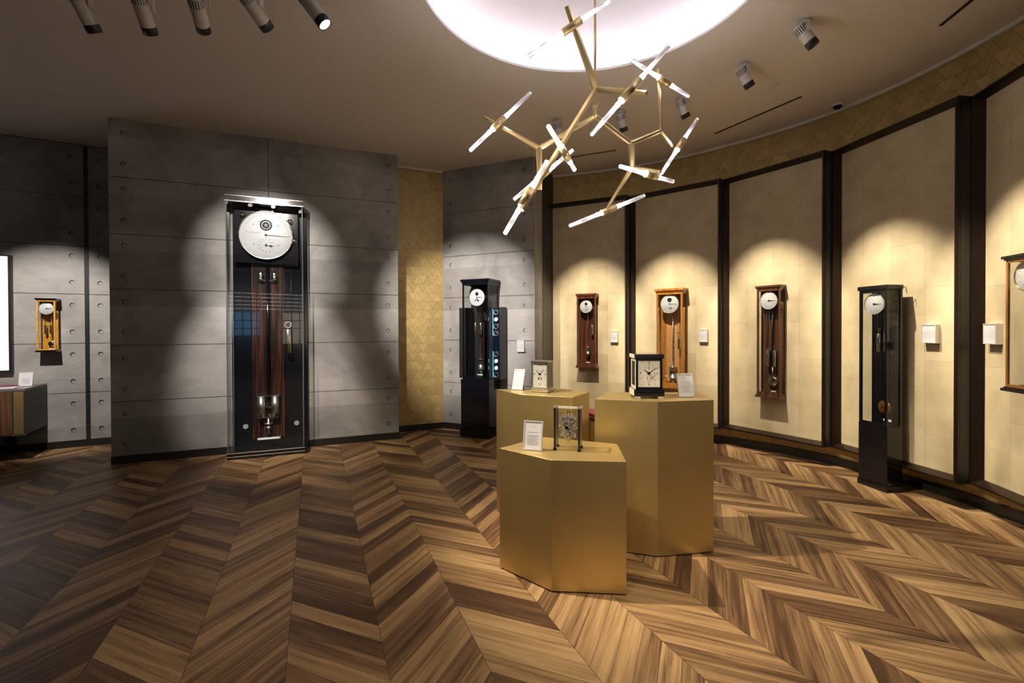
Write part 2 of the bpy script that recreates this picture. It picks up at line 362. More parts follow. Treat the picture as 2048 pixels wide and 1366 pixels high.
# ------------------------------------------------------------------ ceiling with the round cove
CC = (0.54, 3.105); CR = 1.16
def build_ceiling():
    bm = bmesh.new(); seg = 128; A = []; B = []
    x0, x1, y0, y1 = -8.5, 4.3, -5.2, 7.5
    for i in range(seg):
        a = 2 * PI * i / seg; c, s_ = math.cos(a), math.sin(a)
        A.append(bm.verts.new((CC[0] + 1.62 * c, CC[1] + 1.62 * s_, CEIL)))
        t = min([(x1 - CC[0]) / c if c > 1e-9 else 1e9, (x0 - CC[0]) / c if c < -1e-9 else 1e9, (y1 - CC[1]) / s_ if s_ > 1e-9 else 1e9, (y0 - CC[1]) / s_ if s_ < -1e-9 else 1e9])
        B.append(bm.verts.new((CC[0] + t * c, CC[1] + t * s_, CEIL)))
    for i in range(seg):
        j = (i + 1) % seg; bm.faces.new((A[i], A[j], B[j], B[i]))
    for v in [Vector((x, y, CEIL)) for x in (x0, x1) for y in (y0, y1)]: pass
    m = MB(); m.bm.free(); m.bm = bm
    # cove: lip, hidden ledge, shallow dome
    prof = [(CR, 0.055), (CR, 0.075), (1.40, 0.075), (1.46, 0.12), (1.46, 0.20), (1.40, 0.29), (1.22, 0.37), (0.9, 0.43), (0.5, 0.465), (0.0, 0.475)]
    rim = [(1.62, 0.0), (1.50, .003), (1.40, .011), (1.30, .025), (1.22, .039), (CR, .055)]
    struct(MB().lathe((CC[0], CC[1], CEIL), (0, 0, 1), rim, 128).build('ceiling', M_CEIL))
    struct(m.build('ceiling', M_CEIL))
    struct(MB().lathe((CC[0], CC[1], CEIL), (0, 0, 1), prof, 96).build('ceiling', M_COVEP))
    c = thing('cove_light', 'hidden white LED strip that washes the round ceiling recess', 'light', (CC[0], CC[1], CEIL + .076))
    MB().ring((0, 0, 0.004), (0, 0, 1), 1.285, 1.315, 0.02, 96).build('led_strip', M_COVE, c)
build_ceiling()

# ------------------------------------------------------------------ concrete walls (recessed joints and tie holes)
ZJ = [0.667, 1.274, 1.88, 2.47, 3.08]
HZ = []
for z in (0.065, 0.667, 1.274, 1.88, 2.48, 3.08): HZ += [z + .142, z + .47]
def conc_wall(name, o, e, s0, s1, vj, holes, m, th=0.12, ztop=None):
    """front face in the x-z plane at y=0 (viewer at -y), joints and holes really recessed"""
    ztop = ztop or CEIL
    xs = {s0, s1}; zs = {0.0, ztop}; J = 0.0035; HR = 0.027; HW = 0.045
    for v in vj: xs |= {v - J, v + J}
    for z in ZJ: zs |= {z - J, z + J}
    for h in holes: xs |= {h - HW, h + HW}
    for z in HZ: zs |= {z - HW, z + HW}
    xs = sorted(xs); zs = sorted(zs); bm = bmesh.new()
    def q(*p): return bm.faces.new([bm.verts.new(v) for v in p])
    jf = []
    def dep(xc, zc):
        return 0.008 if any(abs(xc - v) < J for v in vj) or any(abs(zc - z) < J for z in ZJ) else 0.0
    for a, b in zip(xs, xs[1:]):
        for c, d in zip(zs, zs[1:]):
            xc, zc = (a + b) / 2, (c + d) / 2; D = dep(xc, zc)
            if D == 0 and any(abs(xc - h) < 1e-4 for h in holes) and any(abs(zc - z) < 1e-4 for z in HZ):
                n = 16; out = []; inn = []; dn = []; dc = []
                for k in range(n):
                    t = 2 * PI * (k + .5) / n; cx, cz = math.cos(t), math.sin(t); k_ = HW / max(abs(cx), abs(cz))
                    out.append((xc + cx * k_, 0, zc + cz * k_)); inn.append((xc + cx * HR, 0, zc + cz * HR)); dn.append((xc + cx * HR * .84, 0.012, zc + cz * HR * .84))
                for k in range(n):
                    l = (k + 1) % n; q(out[k], out[l], inn[l], inn[k]); jf.append(q(inn[k], inn[l], dn[l], dn[k]))  # hole wall painted joint-dark, so the recess reads under frontal light
                for (cx, cz) in ((1, 1), (-1, 1), (-1, -1), (1, -1)):
                    near = sorted(out, key=lambda p: (p[0] - xc - cx * HW) ** 2 + (p[2] - zc - cz * HW) ** 2)[:2]
                    q(near[0], (xc + cx * HW, 0, zc + cz * HW), near[1])
                q(*dn)
            else:
                f = q((a, D, c), (b, D, c), (b, D, d), (a, D, d))
                if D: jf.append(f)
    for z in ZJ:
        for zz in (z - J, z + J): q((s0, 0, zz), (s1, 0, zz), (s1, .008, zz), (s0, .008, zz))
    for v in vj:
        for vv in (v - J, v + J): q((vv, 0, 0), (vv, 0, ztop), (vv, .008, ztop), (vv, .008, 0))
    q((s0, 0, 0), (s0, 0, ztop), (s0, th, ztop), (s0, th, 0)); q((s1, 0, 0), (s1, 0, ztop), (s1, th, ztop), (s1, th, 0))
    q((s0, th, 0), (s1, th, 0), (s1, th, ztop), (s0, th, ztop))
    for f in jf: f.material_index = 1
    me = bpy.data.meshes.new(name); bm.normal_update(); bm.to_mesh(me); bm.free()
    ob = bpy.data.objects.new(name, me); COL.objects.link(ob); me.materials.append(m); me.materials.append(M_JOINT)
    ob.location = (o.x, o.y, 0); ob.rotation_euler = (0, 0, ang(e)); return struct(ob)
conc_wall('wall_centre', W1o, W1e, 0.0, 3.025, [1.52], [0.129, 2.893], M_CONC, 0.15)
conc_wall('wall_left', W0o, W0e, -2.95, 0.312, [-1.4], [0.193], M_CONC2)
conc_wall('wall_left', W0o, W0e, 0.352, 1.75, [], [0.46], M_CONC2)
conc_wall('wall_front', W3o, W3e, 0.0, 1.432, [], [0.142, 1.293], M_CONC)
def wbox(name, o, e, s0, s1, n0, n1, z0, z1, m, bev=0):
    ob = MB().box(s0, s1, -n1, -n0, z0, z1, bev).build(name, m); ob.location = (o.x, o.y, 0); ob.rotation_euler = (0, 0, ang(e)); return struct(ob)
wbox('trim_1', W0o, W0e, 0.312, 0.352, -0.05, 0.012, 0, CEIL, M_BLACKM)
# skirtings
SKH = 0.085
wbox('baseboard_left', W0o, W0e, -2.95, 1.7, 0.0005, 0.014, 0, SKH, M_SKIRT)
wbox('baseboard_centre', W1o, W1e, 0.0, 3.037, 0.0005, 0.012, 0, SKH, M_SKIRT)
W2o, W2d = V2(-1.0, 6.80), V2(-0.57, -0.25).normalized(); W2e = -W2d; W2s = V2(-1.0, 6.80) + W2d * 1.7
wbox('baseboard_corner', W2s, W2e, 0.0, 1.7, 0.006, 0.02, 0, SKH, M_SKIRT)
wbox('baseboard_front', W3o, W3e, 0.0, 1.44, 0.0005, 0.013, 0, SKH, M_SKIRT)
# return of the front slab back to the curved wall
RR = wp(W3o, W3e, 1.432); RB = V2(0.62, 7.02)
re = (RB - RR).normalized()
def flat_wall(name, a, b, z0, z1, m, th=0.1, side=1):
    e = (b - a).normalized(); ob = MB().box(0, (b - a).length, 0 if side > 0 else -th, th if side > 0 else 0, z0, z1).build(name, m)
    ob.location = (a.x, a.y, 0); ob.rotation_euler = (0, 0, ang(e)); return struct(ob)
flat_wall('wall_front', RR, RB, 0, CEIL, M_CONC, 0.012)
RM = RR.lerp(RB, .38); rn = nrm(re) * .006
flat_wall('trim_9', RM + rn, RB + rn, 0, CEIL, M_BLACKM, 0.005)

# ------------------------------------------------------------------ gold triangle walls
def tri_tiles(name, path, bands, m, mg, th=0.1):
    """path: polyline (viewer on its right-hand side when walking it); triangles 0.14 x 0.12 with small random tilts"""
    segl = [(b - a).length for a, b in zip(path, path[1:])]; L = sum(segl)
    def at(s):
        s = max(0, min(L, s))
        for (a, b), l in zip(zip(path, path[1:]), segl):
            if s <= l + 1e-9: return a + (b - a) * (s / l), nrm((b - a).normalized())
            s -= l
        return path[-1], nrm((path[-1] - path[-2]).normalized())
    bm = bmesh.new(); vals = []
    TB, TH = 0.1408, 0.122
    def P(s, z, off):
        p, n = at(s); p = p + n * off; return (p.x, p.y, z)
    # backing
    k = max(1, int(L / 0.12))
    for i in range(k):
        a, b = L * i / k, L * (i + 1) / k
        f = bm.faces.new([bm.verts.new(P(*t)) for t in ((a, 0, 0), (b, 0, 0), (b, CEIL, 0), (a, CEIL, 0))]); f.material_index = 1; vals.append(0.5)
    for z0, z1 in bands:
        for r in range(int(z0 / TH), int(math.ceil(z1 / TH))):
            za, zb = r * TH, (r + 1) * TH
            if zb > CEIL + 0.02: zb = CEIL + 0.02
            for c in range(-1, int(L / TB * 1) + 2):
                for up in (0, 1):
                    x = c * TB
                    t = [(x, za), (x + TB, za), (x + TB / 2, zb)] if up else [(x + TB / 2, zb), (x + TB, za), (x + 1.5 * TB, zb)]
                    if t[0][0] < -TB * .4 or max(p[0] for p in t) > L + TB * .4: continue
                    cx = sum(p[0] for p in t) / 3; cz = sum(p[1] for p in t) / 3; v = rnd.random(); g = 0.972
                    T = [(cx + (px - cx) * g, cz + (pz - cz) * g, 0.004 + rnd.random() * 0.0018) for px, pz in t]
                    top = [bm.verts.new(P(*q_)) for q_ in T]; bot = [bm.verts.new(P(q_[0], q_[1], 0.0)) for q_ in T]
                    bm.faces.new(top); vals.append(v)
                    for a in range(3):
                        bm.faces.new((top[a], top[(a + 1) % 3], bot[(a + 1) % 3], bot[a])); vals.append(v)
    me = bpy.data.meshes.new(name); bm.normal_update(); bm.to_mesh(me); bm.free()
    at_ = me.attributes.new('rnd', 'FLOAT', 'FACE')
    for i, v in enumerate(vals): at_.data[i].value = v
    o = bpy.data.objects.new(name, me); COL.objects.link(o); me.materials.append(m); me.materials.append(mg)
    return struct(o)
tri_tiles('wall_corner', [W2s, W2o - W2d * .12], [(0.0, CEIL)], M_TILE, M_TGAP)
ctrl = [V2(-0.6, 7.22), V2(0.54, 7.03), V2(1.70, 6.585), V2(2.68, 5.85), V2(3.415, 4.88), V2(3.735, 3.70), V2(3.60, 2.45), V2(3.05, 1.35)]
def catmull(P, k=10):
    out = []
    Q = [P[0] * 2 - P[1]] + P + [P[-1] * 2 - P[-2]]
    for i in range(1, len(Q) - 2):
        for j in range(k):
            t = j / k; a, b, c, d = Q[i - 1:i + 3]
            out.append(0.5 * ((2 * b) + (c - a) * t + (2 * a - 5 * b + 4 * c - d) * t * t + (3 * b - a - 3 * c + d) * t ** 3))
    return out + [P[-1]]
CURVE = catmull(ctrl)
tri_tiles('wall_right', CURVE, [(0.0, 0.36), (3.17, CEIL)], M_TILE, M_TGAP)
def sweep(name, path, n0, n1, z0, z1, m):
    bm = bmesh.new(); prev = None
    for i, p in enumerate(path):
        e = (path[min(i + 1, len(path) - 1)] - path[max(i - 1, 0)]).normalized(); n = nrm(e)
        r = [bm.verts.new((p.x + n.x * o, p.y + n.y * o, z)) for o, z in ((n0, z0), (n1, z0), (n1, z1), (n0, z1))]
        if prev:
            for a in range(4): bm.faces.new((prev[a], prev[(a + 1) % 4], r[(a + 1) % 4], r[a]))
        prev = r
    k = MB(); k.bm.free(); k.bm = bm; return struct(k.build(name, m))
sweep('baseboard_right', CURVE, 0.007, 0.03, 0, SKH, M_SKIRT)
M_CORN = mat('cornice_paint', (0.62, 0.60, 0.56), 0.7)
sweep('trim_2', CURVE, 0.007, 0.035, CEIL - 0.028, CEIL, M_CORN)
sweep('trim_3', [W2s, W2o], 0.007, 0.03, CEIL - 0.028, CEIL, M_CORN)
# rest of the shop behind the camera
flat_wall('wall_right', V2(3.05, 1.35), V2(2.9, -5.0), 0, CEIL, M_DARKWALL, 0.1)
flat_wall('wall_back', V2(3.0, -5.0), V2(-8.3, -5.0), 0, CEIL, M_DARKWALL, 0.1)
WL = wp(W0o, W0e, -2.95)
flat_wall('wall_left', V2(-8.2, -5.0), WL, 0, CEIL, M_DARKWALL, 0.1)
# shopfront in the back wall that the clock glass mirrors
sf = MB()
for x in (-2.6, -1.3, 0.0, 1.3, 2.6, -.85, -.62, -.38, -.14, .12, .75, 1.05, 1.6, 1.9, 2.2): sf.box(x - .014, x + .014, -4.99, -4.93, 0, 2.6)
for z in (0.9, 1.45, 1.7, 2.6): sf.box(-2.6, 2.6, -4.98, -4.94, z - .014, z + .014)
struct(sf.build('window_1', M_BLACKM))
M_BLUEW = mat('blue_display', (0.05, 0.2, 0.4), 0.5, emit=(0.12, 0.42, 0.75), es=1.6)
M_WARMW = mat('mall_fill_glow', (0.5, 0.45, 0.4), 0.5, emit=(0.9, 0.75, 0.6), es=1.6)
struct(MB().box(-0.85, 0.1, -4.985, -4.97, 1.25, 1.95).build('window_2', M_BLUEW))
struct(MB().box(0.75, 2.55, -4.985, -4.97, .95, 1.95).build('window_fill', M_WARMW))  # unseen warm panel, glowing to add soft frontal fill from behind
for k in range(5):
    struct(MB().box(-2.4, 2.4, -4.985, -4.97, 2.05 + k * .12, 2.065 + k * .12).build('window_4', mat('mall_lights', (1, 1, 1), 0.5, emit=(1, .92, .85), es=4)))

# ------------------------------------------------------------------ leather wall panels on the curved wall
PZ0, PZ1, PL = 0.204, 3.2525, 1.157
PANELS = {1: ((0.563, 6.973), -26.43, 1.157), 2: ((1.677, 6.535), -40.55, 1.182), 3: ((2.643, 5.811), -57.71, 1.145), 4: ((3.365, 4.855), -80.17, 1.176), 5: ((3.683, 3.691), -102.31, 1.16)}
PLAB = {1: 'cream leather wall panel in black frame behind the slim mahogany clock', 2: 'cream leather wall panel in black frame behind the bright cherry clock',
        3: 'cream leather wall panel in black frame behind the walnut clock with two weights', 4: 'cream leather wall panel in black frame behind the tall black standing clock',
        5: 'cream leather wall panel at the right edge, behind the cherry framed clock'}
PF = {}
for k, (o, a, L) in PANELS.items():
    t = thing('leather_wall_panel', PLAB[k], 'wall panel', (o[0], o[1], 0), math.radians(a), 'framed leather panels round the curved wall')
    PF[k] = (V2(*o), V2(math.cos(math.radians(a)), math.sin(math.radians(a))))
    MB().box(0.012, L - .012, -0.004, 0.02, PZ0 + .012, PZ1 - .012).build('leather', M_LEATHER, t)
    fr = MB(); D = 0.08; F = 0.022; I = 0.05
    def sect(p0, p1, inx, inz):
        # member from corner p0 to p1; (inx, inz) points to the panel centre; mitred by using corner-offset points
        pass
    # mitred frame: outer rectangle, front lip, inner sloping face
    rings = []
    for off, dep in ((0, 0.02), (0, -D + .012), (0.010, -D), (F, -D), (I, -0.006), (I, 0.005)):
        rings.append([fr.bm.verts.new(v) for v in ((off, dep, PZ0 + off), (L - off, dep, PZ0 + off), (L - off, dep, PZ1 - off), (off, dep, PZ1 - off))])
    for r0, r1 in zip(rings, rings[1:]):
        for i in range(4): fr.bm.faces.new((r0[i], r0[(i + 1) % 4], r1[(i + 1) % 4], r1[i]))
    fr.build('frame', M_FRAMEBR, t)
# dark shadow-gap posts between neighbouring panels
for k in range(1, 5):
    (o, e), L = PF[k], PANELS[k][2]; a = wp(o, e, L, -.01); b = wp(PF[k + 1][0], PF[k + 1][1], 0, -.01)
    a2 = wp(o, e, L - .01, -.03); 
    m = MB(); pts = [wp(o, e, L + .001, 0.05), wp(PF[k + 1][0], PF[k + 1][1], -.001, 0.02), wp(PF[k + 1][0], PF[k + 1][1], -.001, -0.02), wp(o, e, L + .001, -0.02)]
    m.prism([(p.x, p.y) for p in pts], PZ0 + .005, PZ1 - .005); struct(m.build('trim_4', M_BLACKM))

# ------------------------------------------------------------------ clock kit (local frame: viewer at -y, z up)
def hand(parent, name, c, r, tail, a_deg, wd, y, m=M_INK, spade=False, parent2=None):
    """clock hand: a_deg clockwise from 12"""
    a = math.radians(a_deg); d = Vector((math.sin(a), 0, math.cos(a))); n = Vector((math.cos(a), 0, -math.sin(a))); c = Vector((c[0], y, c[1]))
    mb = MB(); th = Vector((0, -0.0012, 0))
    mb.extr([c - d * tail - n * wd * .5, c - d * tail + n * wd * .5, c + d * r * .96 + n * wd * .22, c + d * r, c + d * r * .96 - n * wd * .22], th)
    if spade:
        q = c + d * r * .62; mb.extr([q - n * wd * 1.6, q - d * wd * 2, q + n * wd * 1.6, q + d * wd * 3], th)
    mb.cyl(c, c + th * 1.5, wd * 1.5, seg=16)
    return mb.build(name, m, parent)
def ticks(mb, cx, cz, r, y, n, l, wd, every=None):
    for i in range(n):
        if every and i % every: ll, ww = l * .35, wd * .4
        else: ll, ww = l, wd
        a = 2 * PI * i / n; d = Vector((math.sin(a), 0, math.cos(a))); t = Vector((math.cos(a), 0, -math.sin(a))); c = Vector((cx, y, cz))
        p = c + d * r; q = c + d * (r - ll)
        mb.extr([p - t * ww, p + t * ww, q + t * ww, q - t * ww], (0, -0.0006, 0))
def round_dial(parent, cx, cz, y, r, style, rim=M_STEEL):
    dl = MB().lathe((cx, y, cz), (0, -1, 0), [(0, 0), (r, 0), (r, .006), (r * .97, .008), (0, .008)], 56).build('dial', M_DIAL, parent)
    yf = y - 0.0082
    MB().lathe((cx, y, cz), (0, -1, 0), [(r * .985, .004), (r * 1.0, .012), (r * 1.03, .013), (r * 1.045, .008), (r * 1.045, -.004), (r * .985, .004)], 56).build('bezel', rim, dl)
    mk = MB(); mk.ring((cx, yf, cz), (0, -1, 0), r * .855, r * .862, 0.0005, 56); mk.ring((cx, yf, cz), (0, -1, 0), r * .925, r * .93, 0.0005, 56)
    ticks(mk, cx, cz, r * .92, yf, 60, r * .06, r * .008, 5)
    if style == 'regulator':
        hz = cz - r * .44; sz = cz + r * .42
        mk.ring((cx, yf, hz), (0, -1, 0), r * .33, r * .335, .0005, 40); ticks(mk, cx, hz, r * .31, yf, 12, r * .10, r * .012)
        mk.ring((cx, yf, sz), (0, -1, 0), r * .335, r * .34, .0005, 40)
        mk.build('markings', M_FAINT, dl)
        ap = MB(); ap.lathe((cx, yf, sz), (0, -1, 0), [(0, .0003), (r * .24, .0003)], 40)
        ap.build('skeleton_opening', mat('opening_dark', (0.008, 0.008, 0.008), 0.5, spec=0.2), dl)
        wh = MB(); wh.ring((cx, yf - .0006, sz), (0, -1, 0), r * .15, r * .17, .001, 32); wh.ring((cx, yf - .0006, sz), (0, -1, 0), r * .03, r * .05, .001, 20)
        for a in range(5):
            t = 2 * PI * a / 5; wh.cyl((cx, yf - .001, sz), (cx + math.sin(t) * r * .16, yf - .001, sz + math.cos(t) * r * .16), r * .008, seg=6)
        for sx in (-1, 1): wh.cyl((cx + sx * r * .17, yf - .001, sz + r * .14), (cx + sx * r * .27, yf - .001, sz + r * .13), r * .012, seg=6)
        wh.build('escape_wheel', mat('escape_grey', (.16, .155, .15), .35, .8), dl)
        for sx in (-1, 1):
            for sz_ in (-1, 1): MB().cyl((cx + sx * r * .47, yf, cz + sz_ * r * .42 ), (cx + sx * r * .47, yf - .002, cz + sz_ * r * .42), r * .022, seg=12).build('screw', M_INK, dl)
        hand(dl, 'minute_hand', (cx, cz), r * .88, r * .06, 92, r * .035, yf - .004)
        hand(dl, 'hour_hand', (cx, hz), r * .28, r * .05, 98, r * .035, yf - .003, spade=True)
        hand(dl, 'seconds_hand', (cx, sz), r * .27, r * .02, 180, r * .018, yf - .003)
    else:
        for i in range(12):
            a = 2 * PI * i / 12
            mk.ring((cx + math.sin(a) * r * .70, yf, cz + math.cos(a) * r * .70), (0, -1, 0), r * .015, r * .045, .0005, 8)
        mk.build('markings', M_FAINT, dl)
        if style == 'moon':
            MB().lathe((cx, yf, cz + r * .42), (0, -1, 0), [(0, .0005), (r * .22, .0005)], 32).build('skeleton_opening', mat('opening_dark', (0.008, 0.008, 0.008), 0.5, spec=0.2), dl)
            mm = MB(); n = 14; pts = [Vector((cx + r * .30 * math.cos(PI * i / n), yf, cz - r * .48 + r * .30 * math.sin(PI * i / n))) for i in range(n + 1)]
            mm.extr(pts, (0, -.0008, 0)); mm.build('moon_opening', M_INK, dl)
            MB().lathe((cx - r * .05, yf - .001, cz - r * .42), (0, -1, 0), [(0, .0005), (r * .12, .0005)], 24).build('moon_disc', M_DIAL, dl)
        hand(dl, 'minute_hand', (cx, cz), r * .84, r * .12, 86, r * .035, yf - .005)
        hand(dl, 'hour_hand', (cx, cz), r * .58, r * .08, 96, r * .055, yf - .003)
    return dl
def weight(parent, x, y, ztop, zbot, r, zcable, m=M_STEEL):
    wt = MB(); wt.lathe((x, y, zbot), (0, 0, 1), [(0, 0), (r * .9, 0), (r, .004), (r, ztop - zbot - .004), (r * .9, ztop - zbot), (r * .2, ztop - zbot), (r * .2, ztop - zbot + .012), (0, ztop - zbot + .012)], 24)
    wt = wt.build('weight', m, parent)
    pr = r * 1.05; pu = MB(); pc = (x, y, ztop + .015 + pr)
    pu.ring((pc[0], y + .003, pc[2]), (0, -1, 0), pr * .78, pr, .006, 28)
    for a in range(3):
        t = 2 * PI * a / 3; pu.cyl((pc[0], y, pc[2]), (pc[0] + math.cos(t) * pr * .85, y, pc[2] + math.sin(t) * pr * .85), pr * .08, seg=6)
    pu.build('pulley', M_STEEL, wt)
    MB().cyl((x - pr * .9, y, pc[2]), (x - pr * .9, y, zcable), .0009, seg=5).cyl((x + pr * .9, y, pc[2]), (x + pr * .9, y, zcable), .0009, seg=5).build('cable', M_STEEL, wt)
    return wt
def pendulum(parent, x, y, ztop, zbob, kind, r, h=.1, rodm=M_STEEL, rodr=.004):
    p = MB().cyl((x, y, ztop), (x, y, zbob), rodr, seg=10).build('pendulum', rodm, parent)
    b = MB()
    if kind == 'lens':
        b.lathe((x, y + r * .22, zbob), (0, -1, 0), [(0, 0), (r * .6, r * .05), (r * .93, r * .16), (r, r * .22), (r * .93, r * .28), (r * .6, r * .39), (0, r * .44)], 36)
        b.build('bob', M_COPPER if h == 'copper' else M_STEEL, p)
    else:
        b.lathe((x, y, zbob - h / 2), (0, 0, 1), [(0, 0), (r, 0), (r, .006), (r * .92, .006), (r * .92, h - .006), (r, h - .006), (r, h), (0, h)], 28)
        b.cyl((x, y, zbob - h / 2 - h * .45), (x, y, zbob - h / 2), r * .28, seg=14); b.lathe((x, y, zbob - h / 2 - h * .3), (0, 0, 1), [(0, 0), (r * .4, 0), (r * .4, h * .06), (0, h * .06)], 20)
        b.build('bob', M_BRUSH, p)
        MB().ring((x, y, zbob), (0, 0, 1), r * .9, r * 1.02, h * .05, 28).build('collar', M_INK, p)
    return p
def case(t, w_, d, z0, z1, post, m, back, capm=None, capo=.014, caph=.035, cap2=True, dboard=None, open_back=False, rail=.03):
    """glazed clock case; back plane y=0, front y=-d"""
    f = MB(); hw = w_ / 2
    for sx in (-1, 1):
        xa, xb = sorted((sx * hw, sx * (hw - post)))
        f.box(xa, xb, -d, -d + post * .8, z0 + caph, z1 - caph, .002); f.box(xa, xb, -post * .6, 0, z0 + caph, z1 - caph)
        for za, zb in ((z0 + caph, z0 + caph + rail * .7), (z1 - caph - rail * .7, z1 - caph)): f.box(xa, xb, -d + post * .8, -post * .6, za, zb)
    for za, zb in ((z0 + caph, z0 + caph + rail), (z1 - caph - rail, z1 - caph)): f.box(-hw + post, hw - post, -d, -d + post * .8, za, zb)
    f.build('case_frame', m, t)
    capm = capm or m
    for nm, za, zb in (('bottom_moulding', z0, z0 + caph), ('top_moulding', z1 - caph, z1)):
        c = MB(); o = capo
        if nm == 'top_moulding':
            c.box(-hw - o, hw + o, -d - o, 0, za + caph * .35, zb, .003); c.box(-hw - o * .4, hw + o * .4, -d - o * .4, 0, za, za + caph * .35)
        else:
            c.box(-hw - o, hw + o, -d - o, 0, za, zb - caph * .35, .003); c.box(-hw - o * .4, hw + o * .4, -d - o * .4, 0, zb - caph * .35, zb)
        c.build(nm, capm, t)
    if not open_back: MB().box(-hw + .004, hw - .004, -.010, -.001, z0 + caph, z1 - caph).build('back_panel', back, t)
    MB().box(-hw + post, hw - post, -d + post * .3, -d + post * .3 + .002, z0 + caph + rail, z1 - caph - rail).build('front_glass', M_GLASS, t)
    for sx in (-1, 1):
        x = sx * (hw - post * .5); MB().box(x - .001, x + .001, -d + post * .8, -post * .6, z0 + caph + rail * .7, z1 - caph - rail * .7).build('side_glass', M_GLASS, t)
def plate(t, x, y, z, w_=.05, h=.012):
    MB().box(x - w_ / 2, x + w_ / 2, y - .002, y, z, z + h).build('name_plate', mat('name_plate', (0.85, 0.84, 0.82), 0.3), t)
def movement(t, cx, cz, y0, y1, w_, h):
    MB().box(cx - w_ / 2, cx + w_ / 2, y0, y1, cz - h / 2, cz + h / 2, .002).build('movement', mat('movement_dark', (0.08, 0.075, 0.07), 0.4, 0.6), t)
def on_panel(k, s, n=0.0):
    o, e = PF[k]; p = wp(o, e, s, n); return (p.x, p.y), ang(e)
def rosette(t, x, y, z, r, m=M_STEEL):
    MB().lathe((x, y, z), (0, -1, 0), [(0, .006), (r * .3, .006), (r * .35, .003), (r * .8, .003), (r, 0)], 24).build('rosette', m, t)

LEATH_N = 0.0045
# --- slim mahogany regulator (panel 1)
(p, a) = on_panel(1, .592, LEATH_N); t = thing('wall_clock', 'slim mahogany wall clock on the first leather panel, single steel weight at right', 'clock', (*p, 0), a, 'wall clocks on the leather panels')
case(t, .275, .11, .878, 1.925, .018, W_MAHOG, W_MAHOG, caph=.04)
round_dial(t, -.005, 1.742, -.085, .088, 'regulator'); movement(t, 0, 1.742, -.064, -.02, .09, .10)
weight(t, .07, -.05, 1.49, 1.345, .017, 1.70); pendulum(t, .004, -.04, 1.68, 1.12, 'jar', .03, .10); plate(t, .004, -.03, .945, .06, .012)
rosette(t, -.105, -.012, 1.86, .009); rosette(t, .105, -.012, 1.86, .009); rosette(t, -.10, -.012, .98, .009); rosette(t, .10, -.012, .98, .009)
# --- cherry regulator (panel 2)
(p, a) = on_panel(2, .582, LEATH_N); t = thing('wall_clock', 'large orange cherry wall clock with burl back and white dial, above the tall brass pedestal', 'clock', (*p, 0), a, 'wall clocks on the leather panels')
case(t, .345, .15, .66, 1.945, .024, W_CHERRY, W_CHERRY, caph=.045, capo=.02)
MB().box(-.085, .085, -.020, -.0105, .74, 1.87).build('burl_panel', W_BURL, t)
round_dial(t, -.003, 1.748, -.122, .118, 'regulator', M_GOLDPOL); movement(t, 0, 1.748, -.096, -.03, .12, .13)
weight(t, .098, -.07, 1.335, 1.165, .018, 1.68); pendulum(t, .012, -.055, 1.66, .86, 'jar', .05, .15, rodr=.006); plate(t, .02, -.04, .755, .09, .014)
rosette(t, -.10, -.012, .80, .012); rosette(t, .10, -.012, .80, .012)
# --- walnut clock with two weights (panel 3)
(p, a) = on_panel(3, .587, LEATH_N); t = thing('wall_clock', 'brown walnut wall clock with two steel weights and disc pendulum, on the third leather panel', 'clock', (*p, 0), a, 'wall clocks on the leather panels')
case(t, .262, .105, .650, 1.912, .020, W_WALNUT, W_WALNUT, caph=.035)
round_dial(t, -.002, 1.742, -.082, .095, 'plain'); movement(t, 0, 1.742, -.062, -.02, .10, .10)
weight(t, -.032, -.05, 1.185, 1.005, .0175, 1.68); weight(t, .040, -.05, 1.185, 1.005, .0175, 1.68)
MB().cyl((.006, -.03, 1.68), (.006, -.03, .85), .010, seg=10).build('pendulum_rod', M_INK, t)
pendulum(t, .012, -.035, 1.0, .835, 'lens', .055, rodr=.006); plate(t, .02, -.03, .717, .055, .012)
rosette(t, -.095, -.03, .73, .006)
# --- cherry framed clock at the right edge (panel 5)
(p, a) = on_panel(5, .625, LEATH_N); t = thing('wall_clock', 'orange wood wall clock with black mouldings, cut off by the right edge', 'clock', (*p, 0), a, 'wall clocks on the leather panels')
case(t, .29, .16, 1.00, 1.93, .018, W_PEAR, W_PEAR, M_BLACK, .018, .03, open_back=True, rail=.018)
MB().box(-.13, -.10, -.02, -.002, 1.03, 1.90).build('rear_stile', W_WALNUT, t)
MB().box(-.045, .07, -.035, -.002, 1.03, 1.90).build('back_panel', M_BLACKM, t)
round_dial(t, -.022, 1.785, -.115, .100, 'plain', M_GOLDPOL); movement(t, 0, 1.785, -.096, -.04, .09, .09)
weight(t, .01, -.07, 1.52, 1.38, .017, 1.72); pendulum(t, .02, -.055, 1.72, 1.18, 'lens', .045)
# --- maple clock on the left concrete wall
q = wp(W0o, W0e, -.006, .001)
t = thing('wall_clock', 'small bright orange maple wall clock with black mouldings on the left concrete wall', 'clock', (q.x, q.y, 0), ang(W0e))
case(t, .168, .14, 1.180, 1.815, .016, W_MAPLE, W_MAPLE, M_BLACK, .012, .022, rail=.014)
round_dial(t, -.004, 1.695, -.10, .068, 'plain'); movement(t, 0, 1.695, -.092, -.03, .075, .08)
weight(t, -.03, -.06, 1.50, 1.395, .012, 1.64); weight(t, .02, -.06, 1.50, 1.395, .012, 1.64)
pendulum(t, .02, -.045, 1.63, 1.275, 'lens', .034); plate(t, .02, -.03, 1.212, .06, .01)

